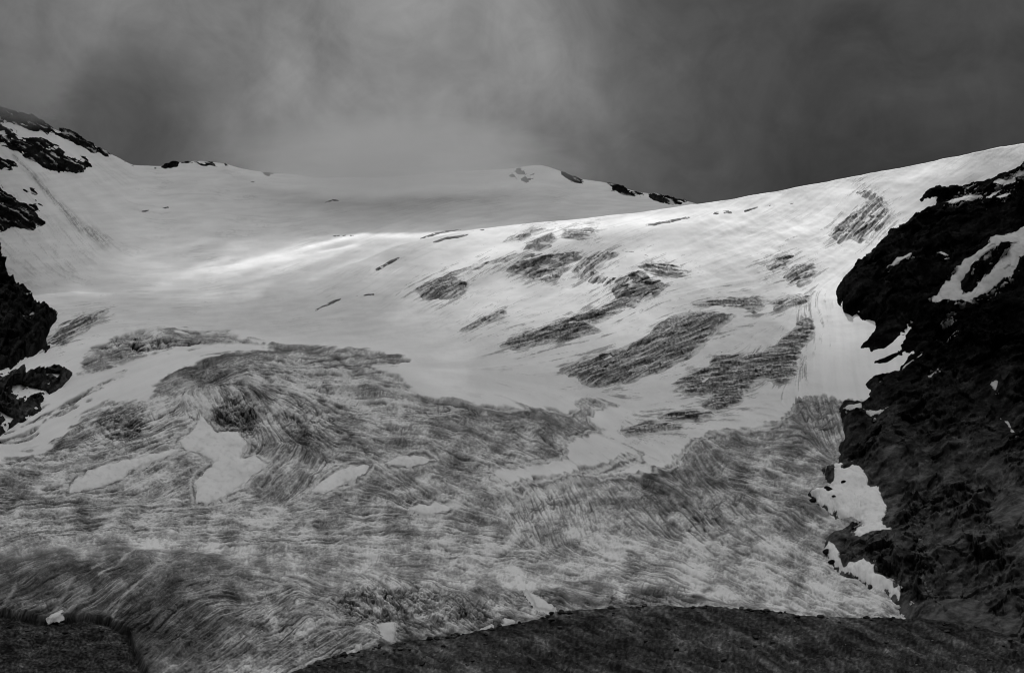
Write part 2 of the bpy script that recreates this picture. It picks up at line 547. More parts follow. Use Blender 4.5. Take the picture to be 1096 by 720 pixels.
F_b = lic(blur(np.roll(white, 313, 1), 1).astype(np.float32), du, dv, 24)
F_c = lic(blur(np.roll(white, 131, 0), 2).astype(np.float32), -dv, du, 16)   # across the flow


def threads(F, w, keep):
    """thin lines along the zero contour of F, present where keep > 0"""
    g = np.hypot(*np.gradient(F)) + .05
    return np.exp(-(F / g / w) ** 2) * ss(-.1, .45, keep)

# bare ice against snow
sd_bare = masked_sd(BARE, U, V, 60)
for p in ICE_EXTRA:
    sd_bare = np.maximum(sd_bare, masked_sd(p, U, V, 60))
edge_n = 3.0 * fbm(U / 14, V / 9, 4, 1) + 1.6 * np.clip(L_mid, -2, 2)
left_mix = (1 - ss(60, 190, U)) * ss(400, 440, V) * (1 - ss(520, 560, V))
bare = ss(-1.6, 1.6, sd_bare + edge_n - left_mix * (2 + 8 * np.clip(L_big, -1.5, 1.5)))
front_rows = np.zeros_like(U)
front_rows[:N1 + 2] = 1
bare *= front_rows

# brightness of the ice: silt, dust, clean blue ice, plus shade painted onto the front
DIRT_SHADE = [
    (30, 620, .08), (100, 620, .075), (170, 630, .07), (130, 600, .08), (60, 603, .08), (210, 660, .08), (190, 610, .10), (250, 630, .16), (20, 640, .08), (90, 640, .07), (150, 650, .06), (180, 680, .07), (90, 578, .34), (170, 576, .36), (240, 582, .34), (300, 660, .22), (200, 590, .22), (350, 640, .22),
    (0, 560, .24), (80, 540, .26), (150, 560, .33), (60, 575, .3), (300, 560, .33), (420, 560, .22), (400, 585, .34), (520, 590, .36), (600, 570, .36), (650, 590, .37), (560, 610, .3),
    (420, 640, .25), (500, 650, .2), (700, 620, .3), (760, 610, .34), (850, 610, .36), (900, 630, .36), (800, 580, .33), (620, 630, .25), (700, 640, .15), (640, 645, .14), 
    (750, 500, .15), (800, 490, .17), (720, 530, .19), (780, 540, .17), (820, 540, .2), (860, 540, .24), (840, 480, .18), (680, 550, .26), (640, 530, .22), (700, 510, .12), (760, 560, .28),
    (600, 450, .18), (560, 440, .15), (520, 440, .18), (500, 470, .17), (450, 460, .18), (460, 430, .3), (560, 480, .3), (480, 500, .2), (420, 480, .18), (420, 520, .2), (560, 540, .3), (500, 540, .24),
    (400, 430, .34), (370, 410, .34), (330, 400, .4), (330, 376, .17), (400, 384, .15), (300, 376, .2), (230, 385, .13), (190, 405, .16), (280, 410, .3), (250, 440, .2), (300, 440, .25),
    (340, 470, .18), (300, 470, .18), (320, 500, .21), (290, 520, .23), (380, 470, .17), (180, 440, .33), (150, 460, .3), (110, 460, .28), (200, 440, .4), (170, 500, .26), (130, 470, .3),
    (60, 500, .33), (20, 520, .2), (0, 500, .25), (40, 545, .24), (150, 530, .27), (200, 545, .3), (150, 365, .26), (200, 356, .2), (120, 380, .3), (260, 364, .25), (60, 440, .3),
    (870, 440, .16), (880, 480, .15), (900, 560, .22), (-150, 560, .22), (1100, 560, .2), (880, 500, .2), (650, 435, .17), (620, 440, .17),
]
dirt_shade = idw(DIRT_SHADE, U, V, 3.0, 12)[..., 0]
# shade of the steep ice front, darkened into its colour below the lip
lip = curve([(-130, 598), (0, 593), (60, 590), (130, 585), (180, 585), (230, 595), (270, 612), (300, 640), (330, 700)])(U)
front_ice = ss(-1.5, 3.5, V - lip + 2.5 * fbm(U / 25, V / 12, 4, 2)) * (1 - ss(215, 300, U))
dirt_shade *= 1 - .14 * front_ice
# crevassed and blocky zones
rough = np.zeros_like(U)
for cx, cy, rx, ry, w in [(230, 395, 60, 25, .8), (255, 445, 45, 40, 1.2), (330, 455, 60, 40, .9), (420, 645, 90, 28, 1.3), (500, 655, 60, 20, 1.1), (320, 670, 60, 40, .6),
                          (150, 370, 70, 18, 1.1), (60, 440, 60, 30, .8), (130, 455, 50, 30, 1.0), (760, 545, 60, 40, .8), (690, 640, 90, 14, .9), (470, 435, 70, 25, .7), (320, 395, 60, 25, .7),
                          (560, 640, 70, 18, .8), (170, 650, 60, 40, .5), (700, 515, 60, 18, .8), (880, 450, 30, 30, .8), (590, 545, 60, 30, .5), (20, 650, 60, 30, .3)]:
    rough = np.maximum(rough, w * np.exp(-((U - cx) / rx) ** 2 - ((V - cy) / ry) ** 2))
grain = np.clip((fbm(U / 3.2, V / 2.2, 3, 2) + .35 * fbm(U / 1.3, V / 1.1, 2, 5)) / .22, -2.5, 2.5)
mott = fbm(U / 16, V / 9, 5, 7) / .2
streaky = .55 + .45 * ss(-.25, .3, fbm(U / 70, V / 45, 3, 1))
k1 = fbm(U / 30, V / 18, 4, 5) * 2 + rough * .35 - .15
k2 = fbm(U / 24, V / 15, 4, 6) * 2 + rough * .8 - .25
k3 = fbm(U / 28, V / 16, 4, 7) * 2 + rough * .7 - .55
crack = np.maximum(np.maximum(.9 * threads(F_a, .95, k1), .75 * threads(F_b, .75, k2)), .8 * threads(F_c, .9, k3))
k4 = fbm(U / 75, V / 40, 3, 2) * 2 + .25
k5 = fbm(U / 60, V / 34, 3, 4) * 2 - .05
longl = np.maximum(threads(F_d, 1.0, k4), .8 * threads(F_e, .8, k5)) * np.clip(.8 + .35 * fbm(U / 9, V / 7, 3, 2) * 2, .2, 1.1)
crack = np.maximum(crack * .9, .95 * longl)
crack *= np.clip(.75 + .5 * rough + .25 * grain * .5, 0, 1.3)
wd1, wd2, wv = worley(U / 8.0 + 0.8 * fbm(U / 15, V / 15, 3, 3), V / 5.5 + 0.6 * fbm(U / 13, V / 13, 3, 6))
block = ss(0.0, 0.22, wd2 - wd1)
blockz = ss(.5, 1.0, rough)
fb = fbm(U / 38, V / 22, 5, 3)
lg = (.035 * np.clip(L_fine, -2, 2.5) + .07 * np.clip(L_dash, -2.5, 2.5) + (.03 * np.clip(L_mid, -2, 2.5) + .035 * np.clip(F_a, -2, 2)) * streaky * 1.3 + .10 * grain + .11 * mott + .85 * fb)
ice = dirt_shade * (1.8 + .45 * np.exp(-((U - 330) / 190) ** 2 - ((V - 430) / 70) ** 2)) * np.exp(np.clip(lg, -1.6, 1.3) * 1.6)
ice = ice * (1 - 0.85 * np.clip(crack, 0, 1)) * (1 - 0.35 * blockz * (1 - block)) + blockz * 0.16 * (wv - .45)  # shade inside cracks and between blocks is painted into the colour
pale = .8 * threads(F_d + .9, 1.0, fbm(U / 60, V / 35, 3, 5) * 2 + .1) * (1 - np.clip(crack, 0, 1))
ice = ice + pale * 0.2

# drawn by hand: the longer crevasses, dirty bands, painted shadow lines and pale veins
DARK = [
    ([(0, 598), (60, 592), (130, 587), (200, 591), (260, 603), (330, 621), (380, 640)], 3, .45), ([(620, 516), (677, 513), (715, 524), (746, 549)], 5, .5),
    ([(640, 503), (594, 508), (575, 516), (555, 530)], 4, .5), ([(724, 546), (752, 557), (755, 569)], 1.6, .7), ([(678, 628), (742, 641), (819, 649), (850, 655)], 4, .6),
    ([(321, 372), (349, 381), (379, 395), (404, 404), (440, 413)], 2.2, .5), ([(300, 378), (340, 386), (372, 400)], 1.6, .5), ([(168, 409), (211, 391), (251, 382)], 5, .55), ([(251, 382), (280, 376), (333, 372)], 2, .5),
    ([(254, 410), (272, 419), (297, 432)], 4, .65), ([(239, 419), (243, 440), (244, 456)], 5, .6), ([(251, 432), (262, 444), (272, 454)], 4, .65), ([(321, 452), (323, 470), (326, 490)], 5, .45),
    ([(361, 456), (385, 474), (394, 487)], 1.4, .6), ([(385, 697), (440, 683), (500, 673), (545, 665)], 2.6, .7), ([(440, 424), (490, 432), (545, 440), (590, 452), (605, 466)], 3, .45), ([(470, 450), (510, 462), (540, 480)], 3, .45),
    ([(97, 374), (118, 364), (153, 355)], 2.4, .5), ([(170, 352), (205, 356), (235, 360), (275, 370)], 2, .45), ([(650, 448), (625, 440), (607, 442)], 3, .3), ([(560, 630), (600, 638), (640, 652)], 2.5, .6), ([(740, 505), (760, 530), (770, 555), (790, 575)], 5, .35),
    ([(600, 640), (650, 645), (690, 648)], 3.5, .6), ([(137, 672), (150, 690), (160, 714)], 5, .55), ([(0, 650), (60, 655), (120, 655)], 3, .5), ([(845, 470), (850, 500), (885, 515)], 6, .35), ([(870, 545), (895, 556), (920, 568)], 5, .6),
]
PALE = [
    ([(150, 583), (128, 599), (106, 615)], 1.7, .5), ([(183, 596), (150, 620), (139, 630), (121, 655)], 1.8, .42), ([(112, 597), (98, 608)], 1.2, .38), ([(96, 628), (88, 640), (70, 654)], 3, .33), ([(78, 618), (60, 650)], 2, .3), ([(18, 622), (8, 640), (0, 650)], 2, .3),
    ([(822, 499), (842, 510), (866, 521)], 2.0, .72), ([(830, 497), (850, 506)], 1.2, .6), ([(774, 482), (797, 486)], 1.2, .5), ([(813, 470), (848, 475)], 1.2, .5), ([(851, 494), (873, 500)], 1.2, .6), ([(780, 489), (812, 495)], .9, .45),
    ([(719, 528), (731, 546)], 2.2, .45), ([(745, 560), (755, 572), (763, 581), (784, 600)], 1.8, .5), ([(618, 513), (594, 518), (570, 528), (554, 540)], 2.4, .52), ([(339, 397), (388, 409), (425, 418), (458, 434), (475, 450)], 2.6, .5),
    ([(300, 392), (340, 402), (400, 425)], 2.5, .45), ([(263, 413), (272, 428), (282, 445)], 3, .55), ([(190, 405), (215, 420), (222, 440)], 5, .5), ([(225, 415), (215, 432)], 5, .55), ([(245, 392), (258, 405), (285, 416)], 2.5, .5),
    ([(410, 640), (420, 655), (424, 664)], 3, .5), ([(480, 655), (494, 665), (490, 674)], 3.5, .55), ([(440, 650), (450, 660)], 2.5, .45), ([(380, 640), (395, 652)], 3, .45), ([(875, 575), (890, 600), (930, 630)], 3, .42),
    ([(880, 545), (905, 563)], 2.0, .5), ([(690, 646), (720, 652), (770, 646)], 1.5, .45), ([(560, 620), (600, 624), (640, 640)], 2, .4), ([(100, 460), (130, 450), (160, 440)], 3, .5), ([(80, 530), (100, 540), (150, 536)], 4, .42),
]
warp_u = U + 4 * fbm(U / 16, V / 12, 4, 3)
warp_v = V + 3 * fbm(U / 14, V / 10, 4, 6)
brk = np.clip(.75 + .25 * np.clip(L_mid, -2, 1.5) + .12 * grain, 0, 1.2)
dk = np.zeros_like(U)
pl_ = np.zeros_like(U)
pv_ = np.zeros_like(U)


def near_line(pts, w):
    p = np.array(pts, float)
    m = (U > p[:, 0].min() - 5 * w) & (U < p[:, 0].max() + 5 * w) & (V > p[:, 1].min() - 5 * w) & (V < p[:, 1].max() + 5 * w)
    return m, np.exp(-(line_d(pts, warp_u[m], warp_v[m]) / w) ** 2)


for pts, w, amt in DARK:
    m, g = near_line(pts, w)
    dk[m] = np.maximum(dk[m], amt * g)
for pts, w, val in PALE:
    m, g = near_line(pts, w)
    better = g > pl_[m]
    pv_[m] = np.where(better, val, pv_[m])
    pl_[m] = np.maximum(pl_[m], g)
dk = np.clip(dk * brk * 1.1, 0, .85)
pl_ = np.clip(pl_ * brk, 0, 1)
ice = ice * (1 - dk)
ice = ice + (pv_ * 1.05 - ice) * pl_ * .9
ice = np.clip(ice, 0.02, 0.72)

# snow: nearly clean, faint wind streaks, a stone chute on the left, hairline crevasses
snow = 0.80 * (1 + 0.012 * np.clip(L_mid, -2, 2) + 0.02 * np.clip(L_big, -2, 2) + 0.05 * fbm(U / 90, V / 40, 4, 6))
low = ss(300, 470, V) * 0.09                            # summer snow gets greyer downhill
snow *= (1 - low)
# hairline crevasses and sastrugi on the open snow
hair = .16 * threads(F_e, .7, fbm(U / 50, V / 20, 3, 6) * 2 - .25) + .09 * threads(F_d, .8, fbm(U / 60, V / 25, 3, 1) * 2 - .1)
snow *= 1 - hair * (1 - ss(330, 380, V))
snow *= 1 + .05 * np.clip(fbm((U + 2 * V) / 30, V / 4.5, 4, 3) * 3, -1, 1) * (1 - ss(330, 400, V)) * ss(150, 190, V)
snow_dirt = ss(.9, 2.4, L_mid + .6 * L_fine + .4 * mott) * ss(230, 330, V) * .16 * ss(420, 560, U) * (1 - ss(840, 900, U))
snow *= 1 - snow_dirt
sl = line_d([(14, 166), (50, 205), (85, 243), (112, 258)], U, V)
chute = np.exp(-(sl / (1.2 + 0.045 * np.clip(U, 0, 200))) ** 2) * (0.5 + .6 * fbm(U / 5, V / 5, 3, 2) + .3 * L_fine)
back_rows = np.zeros_like(U)
back_rows[N1 + N2:] = 1
snow *= 1 - np.clip(chute, 0, 1) * .65 * back_rows
fan = ss(0, 60, 130 - U) * ss(210, 260, V) * (1 - ss(300, 316, V)) * ss(0.6, 2, L_fine + L_mid) * .22
snow *= 1 - fan * back_rows
near_ice = np.full(U.shape, -24.0)
for polys, *_r in ICE:
    for p in polys:
        near_ice = np.maximum(near_ice, masked_sd(p, U, V, 24))
veil = ss(.2, 1.5, (L_fine * .6 + L_mid * .7 + .35 * mott) * .8 + np.clip(near_ice, -24, 0) / 11 + .55) * (near_ice > -23.5) * front_rows
snow = snow * (1 - .5 * veil)
albedo = snow * (1 - bare) + ice * bare
# bright rim where melting snow meets the ice
rim = np.exp(-((sd_bare + edge_n * .7 - 3.2) / 1.6) ** 2) * ss(420, 445, V) * bare
albedo = albedo + (0.68 - albedo) * rim * .7
edge_line = np.exp(-((sd_bare + edge_n * .7 - 5.6) / 1.0) ** 2) * ss(415, 440, V) * bare * ss(-.3, .2, fbm(U / 15, V / 10, 3, 5))
albedo = albedo * (1 - .55 * edge_line)

# the snow lying in hollows presses the relief flat
HOLLOWSNOW = {
    'west': [(72, 530), (76, 519), (80, 513), (97, 503), (123, 494), (152, 487), (181, 482), (199, 480), (180, 488), (150, 497), (130, 512), (108, 521)],
    'big': [(190, 471), (203, 464), (211, 454), (214, 441), (222, 452), (232, 463), (254, 461), (263, 474), (257, 490), (272, 487), (286, 497), (266, 514),
            (245, 529), (226, 537), (210, 537), (207, 517), (220, 502), (231, 494), (214, 484), (199, 482)],
    'wedge': [(333, 525), (346, 514), (358, 505), (376, 497), (399, 496), (391, 507), (370, 517), (346, 529)],
    'oval': [(413, 495), (425, 488.5), (440, 487), (455, 487), (465, 492), (452, 498), (430, 499), (416, 498)],
    'heart': [(440, 544), (448, 538), (458, 541), (466, 536), (486, 542), (479, 548), (462, 550), (446, 549)],
}
flat = np.zeros_like(U)
ringm = np.zeros_like(U)
for p in HOLLOWSNOW.values():
    q = masked_sd(p, U, V, 14)
    flat = np.maximum(flat, ss(-4, 1, q))
    qn = q + 2.2 * fbm(U / 9, V / 7, 4, 1)
    ringm = np.maximum(ringm, np.exp(-((qn + 4.2) / 1.5) ** 2))
    albedo = albedo * (1 - .6 * np.exp(-((qn + 1.2) / 1.1) ** 2) * ss(-.4, .3, fbm(U / 12, V / 10, 2, 4)))
ringm *= np.clip(.8 + .4 * grain * .5, 0, 1)
for pts in ([(547, 523), (556, 519), (566, 522), (560, 529), (549, 530), (545, 526)], [(625, 506), (650, 499), (670, 489), (684, 488), (684, 494), (665, 501), (640, 506)]):
    m, g = near_line(pts + pts[:1], 1.5)
    ringm[m] = np.maximum(ringm[m], g)
albedo = albedo * (1 - .85 * ringm) + .68 * .85 * ringm

# relief, in metres
fb_low = fbm(U / 46, V / 26, 2, 3)
relief = bare * PX * (.3 * np.clip(L_big, -2, 2) + 6.0 * fb_low)
# the finer relief leans out of the slope, as crevasse lips and thrust plates do
lean = bare * PX * (.25 * np.clip(L_mid, -2.5, 2.5) + .75 * np.clip(F_a, -2.5, 2.5) + 1.0 * np.clip(L_big, -2, 2) + .45 * grain + .25 * np.clip(L_dash, -2, 2) + 2.4 * fbm(U / 17, V / 11, 3, 7))
lean -= bare * PX * (2.6 * crack + 3.0 * dk)
lean += bare * PX * ss(.6, 1.1, rough) * (6.0 * facets(warp_u / 9, warp_v / 6, 2) + 2.2 * facets(warp_u / 4, warp_v / 3, 3) - 1.5 * (1 - block))
lean *= (1 - .9 * flat) * front_rows
relief *= (1 - .85 * flat)
relief += (1 - bare) * PX * (0.10 * np.clip(L_big, -2, 2) + 0.05 * np.clip(L_mid, -2, 2) + 1.8 * fbm(U / 55, V / 28, 5, 7))
# sun cups and wind grooves on the steep snow at the upper right
groove = ss(700, 780, U) * (1 - ss(930, 1000, U)) * ss(205, 240, V) * (1 - ss(300, 340, V))
relief += (1 - bare) * groove * PX * (.2 * np.clip(L_big, -2, 2) + .6 * fbm((U + V * .8) / 26, (V - .35 * U) / 9, 4, 2))
sd_hollow = masked_sd(HOLLOW, U, V, 60)
sd_hol_n = sd_hollow + 1.5 * fbm(U / 12, V / 8, 3, 2) + .25 * L_fine
hol = ss(-0.6, 1.2, sd_hol_n) * front_rows
relief = relief * (1 - hol * .6) - hol * (2.4 + 2.6 * np.exp(-np.maximum(sd_hollow, 0) / 7)) + hol * (1.6 * fbm(U / 26, V / 14, 3, 3))
taper = np.ones((NR, 1))
taper[NR - N4:] = 0
out_dir = N0 * .5 - .85 * P0 / np.linalg.norm(P0, axis=-1, keepdims=True)
out_dir /= np.linalg.norm(out_dir, axis=-1, keepdims=True)
P = P0 + N0 * (relief * taper)[..., None] + out_dir * (lean * (1 - hol))[..., None]
gravel_alb = .036 * np.exp(1.8 * fbm(U / 22, V / 9, 5, 1) + .4 * grain) * (1 + .5 * ss(1.6, 2.6, L_fine))
albedo = np.where(hol > .5, np.clip(gravel_alb, .01, .2), albedo)
hf = (hol > .5)
fmask = hf[:-1, :-1] & hf[1:, 1:] & hf[1:, :-1] & hf[:-1, 1:]
under = masked_sd(ROCK, U, V, 40) > 16
umask = under[:-1, :-1] & under[1:, 1:]
tag(grid_mesh('glacier', P, albedo, M_ICE, ~fmask & ~umask), kind='structure')
tag(grid_mesh('gravel_slope', P, albedo, M_GRAVEL, fmask), kind='structure')


# ------------------------------------------------------------------ patches lying on a sheet
def patch(name, surf, polys, mat, height, alb, label, cat, group=None, holes=(), step=.6, en=1.2, es=7.0, kind=None, pad=6, seed=0, flow=None, grow=0.0, lean_=None):
    pts = np.array([q for p in polys for q in p], float)
    a = np.arange(pts[:, 0].min() - pad, pts[:, 0].max() + pad + step, step)
    b = np.arange(pts[:, 1].max() + pad, pts[:, 1].min() - pad - step, -step)
    A, B = np.meshgrid(a, b)
    sd = np.full(A.shape, -99.0)
    for p in polys:
        sd = np.maximum(sd, poly_sd(p, A, B))
    for p in holes:
        sd = np.minimum(sd, -poly_sd(p, A, B))
    sd = sd + grow
    # ragged outline, stretched along the given direction
    if flow is None:
        fa, fc = A, B
    else:
        c, s = math.cos(flow), math.sin(flow)
        fa, fc = (A * c + B * s) * .35, -A * s + B * c
    sd = sd + en * (fbm(fa / es + seed, fc / es, 4, seed) * 1.6)
    Q, n = surf.sample(A, B)
    px = np.linalg.norm(Q, axis=-1) / FPX
    inside = np.maximum(sd, 0)
    h, al = height(A, B, inside, fa, fc), alb(A, B, sd, fa, fc)
    h = np.where(sd > 0, h * (1 - np.exp(-inside / 1.2)), sd * 1.0)
    if lean_:
        d_ = n * .5 - .85 * Q / np.linalg.norm(Q, axis=-1, keepdims=True)
        d_ /= np.linalg.norm(d_, axis=-1, keepdims=True)
        fine_ = np.where(sd > 0, lean_(A, B, fa, fc) * (1 - np.exp(-inside / 2.5)), 0)
        Q = Q + d_ * (fine_ * px)[..., None]
    Q = Q + n * (h * px)[..., None]
    k = sd > -2.5
    f = k[:-1, :-1] | k[1:, 1:] | k[1:, :-1] | k[:-1, 1:]
    o = grid_mesh(name, Q, al, mat, f)
    return tag(o, label, cat, group, kind)


def ice_height(hi, amp, seed):
    return lambda A, B, ins, fa, fc: hi * (1 - np.exp(-ins / 3)) + .4 * fbm(fa / 12, fc / 6 + seed, 2, seed)


def ice_lean(amp, seed):
    def f(A, B, fa, fc):
        st = fc / 5.5 + 1.2 * fbm(fa / 22 + seed, fc / 12, 3, seed)
        led = np.floor(st) + ss(0, .3, st - np.floor(st)) - st
        return amp * (3.0 * led + 3.0 * facets(fa / 10 + seed, fc / 6, 1) + 1.4 * facets(fa / 4.5 + seed, fc / 3, 2) + 2 * fbm(fa / 9, fc / 3 + seed, 4, seed))
    return f


def serac_alb(base, seed):
    def f(A, B, sd, fa, fc):
        wa, wb = A + 3 * fbm(A / 9, B / 9, 3, 2), B + 2 * fbm(A / 8, B / 8, 3, 4)
        d1, d2, w_ = worley(wa / 9 + seed, wb / 6)
        e1, e2, x_ = worley(wa / 4.5 + seed, wb / 3.2 + 5)
        v = base * (.75 + 1.0 * w_ + .5 * x_) * (1 - .6 * (1 - ss(0, .16, d2 - d1))) * (1 - .4 * (1 - ss(0, .2, e2 - e1)))
        v = v * np.exp(.9 * fbm(A / 3, B / 5, 4, seed))
        topsnow = ss(.1, .35, fbm(A / 10, B / 4 + seed, 5, seed))
        v = v + (.62 - v) * topsnow * .8
        rim_ = ss(2.6, 0, sd + 4.0 * fbm(fa / 6, fc / 3 + 3, 4, seed + 5)) * .75
        return np.clip(v + (.74 - v) * rim_, .02, .75)
    return f


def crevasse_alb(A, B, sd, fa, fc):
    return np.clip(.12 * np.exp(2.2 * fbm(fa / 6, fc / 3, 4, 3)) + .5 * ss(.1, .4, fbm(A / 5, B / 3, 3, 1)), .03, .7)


def ice_alb(base, seed):
    def f(A, B, sd, fa, fc):
        n = fbm(fa / 7 + seed * 3, fc / 2.4, 5, seed)
        g = fbm(fa / 18 - seed, fc / 9, 3, seed + 1)
        cr = ss(.30, .55, ridged(fa / 14 + seed, fc / 3.6, 3, seed + 2) - .25)
        k1_ = np.exp(-(fbm(fa / 16 + seed, fc / 4.2, 3, seed + 2) / .055) ** 2) * ss(-.2, .2, fbm(fa / 20, fc / 8 + seed, 3, seed))
        sp = fbm(A / 2.6 + seed, B / 2.0, 3, seed + 4)
        v = base * 1.5 * np.exp(1.3 * n + 1.1 * g + 1.3 * sp) * (1 - .55 * cr) * (1 - .7 * k1_)
        snow_streak = ss(.06, .34, fbm(fa / 11 + 5, fc / 2.6 + seed, 5, seed + 3) + .25 * sp)
        v = v + (.66 - v) * snow_streak * .75  # pale snow streaks lying over the ice
        # old snow frays over the rim
        rim_ = ss(3.6, 0, sd + 5.0 * fbm(fa / 6, fc / 2.2 + 3, 4, seed + 5)) * .75
        v = v + (.74 - v) * rim_
        return np.clip(v, .03, .75)
    return f


def snow_height(hi):
    return lambda A, B, ins, fa, fc: hi * (1 - np.exp(-ins / 4)) + .45 * fbm(A / 18, B / 12, 2, 2)


def snow_alb(base, dirty=.05):
    return lambda A, B, sd, fa, fc: base * (1 + dirty * fbm(A / 20, B / 9, 4, 3) + dirty * 2.5 * np.minimum(fbm((A + B) / 9, (B - .6 * A) / 5, 4, 5), 0) + .03 * fbm(A / 3, B / 3, 2, 5)) * (1 - .25 * np.exp(-(sd / 1.0) ** 2))


for i, (polys, fl, base, label) in enumerate(ICE):
    flat_face = 'slab' in label
    patch('ice_outcrop', MAIN, polys, M_ICE, ice_height(1.6, 1, i), (serac_alb if i in (1, 3, 4, 9) else ice_alb)(base, i), label, 'ice outcrop', GI, flow=fl, seed=i % 7, en=.9 if flat_face else 2.4, grow=.8 if flat_face else 1.7, lean_=ice_lean(.35 if flat_face else 1.1, i))

GC = 'open crevasses in the upper snow'
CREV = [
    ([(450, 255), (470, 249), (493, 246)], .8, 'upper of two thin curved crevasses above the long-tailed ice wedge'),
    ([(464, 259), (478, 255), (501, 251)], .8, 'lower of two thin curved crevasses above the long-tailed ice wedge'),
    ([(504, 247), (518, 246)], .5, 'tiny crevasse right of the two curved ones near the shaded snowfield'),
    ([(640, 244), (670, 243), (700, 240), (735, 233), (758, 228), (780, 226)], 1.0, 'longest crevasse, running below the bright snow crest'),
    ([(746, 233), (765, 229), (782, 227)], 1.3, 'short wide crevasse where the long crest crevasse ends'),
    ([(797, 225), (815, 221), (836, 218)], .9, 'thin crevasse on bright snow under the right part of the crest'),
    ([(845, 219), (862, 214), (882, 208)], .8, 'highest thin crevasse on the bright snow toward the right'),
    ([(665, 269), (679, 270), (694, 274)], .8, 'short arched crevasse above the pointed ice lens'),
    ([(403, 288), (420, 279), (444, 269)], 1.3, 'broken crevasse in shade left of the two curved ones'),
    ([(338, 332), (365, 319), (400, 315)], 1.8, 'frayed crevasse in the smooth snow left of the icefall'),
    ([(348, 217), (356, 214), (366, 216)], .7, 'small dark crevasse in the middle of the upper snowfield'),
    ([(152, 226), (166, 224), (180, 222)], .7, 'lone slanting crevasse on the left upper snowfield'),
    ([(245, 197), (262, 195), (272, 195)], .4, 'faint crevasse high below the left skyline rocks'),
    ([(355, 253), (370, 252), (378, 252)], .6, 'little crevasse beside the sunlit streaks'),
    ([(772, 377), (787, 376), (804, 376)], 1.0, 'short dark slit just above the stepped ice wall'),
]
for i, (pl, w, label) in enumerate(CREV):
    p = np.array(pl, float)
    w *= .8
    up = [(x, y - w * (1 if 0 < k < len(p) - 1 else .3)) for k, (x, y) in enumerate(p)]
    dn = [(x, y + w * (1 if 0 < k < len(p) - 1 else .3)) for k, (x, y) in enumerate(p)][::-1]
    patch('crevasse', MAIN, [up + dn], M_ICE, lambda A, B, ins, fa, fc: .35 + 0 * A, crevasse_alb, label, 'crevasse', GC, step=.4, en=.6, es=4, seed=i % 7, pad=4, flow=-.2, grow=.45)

GH = 'old snow lying in hollows of the lower ice'
for key, label in [('west', 'long slanting tongue of old snow on the left lower ice'),
                   ('big', 'largest old snow patch with ragged lobes in the lower left ice'),
                   ('wedge', 'wedge of old snow left of the small oval patch'),
                   ('oval', 'narrow oval of old snow ringed by a pale rim'),
                   ('heart', 'small notched old snow patch lowest of the ringed ones')]:
    patch('snow_patch', MAIN, [HOLLOWSNOW[key]], M_SNOW, snow_height(1.6), snow_alb(.74, .12), label, 'snow patch', GH, seed=3, en=2.2, es=9)
GT = 'white snow remnants along the glacier front'
for poly, label in [
    ([(401, 668), (411, 666), (422, 665), (423, 676), (421, 685), (398, 690), (405, 680)], 'upright white snow remnant at the broken ice front'),
    ([(563, 630), (579, 640), (594, 649), (591, 653), (576, 650), (570, 640)], 'slanting white snow remnant right of centre on the ice front'),
    ([(533, 655), (545, 661), (557, 664), (541, 668)], 'triangular white snow remnant touching the moraine crest'),
    ([(516, 672), (526, 668), (527, 672)], 'speck of snow left of the triangular remnant'),
    ([(360, 702), (374, 698), (367, 704)], 'lowest thin snow sliver where moraine meets ice'),
    ([(378, 691), (387, 687), (385, 695)], 'small snow lump left of the upright remnant'),
    ([(52, 660), (60, 655), (67, 652), (67, 658), (54, 662)], 'little snow scrap hanging on the ice lip over the gravel hollow'),
]:
    patch('snow_patch', MAIN, [poly], M_SNOW, snow_height(1.8), snow_alb(.66), label, 'snow patch', GT, step=.4, en=1.5, es=5, seed=1, pad=3)

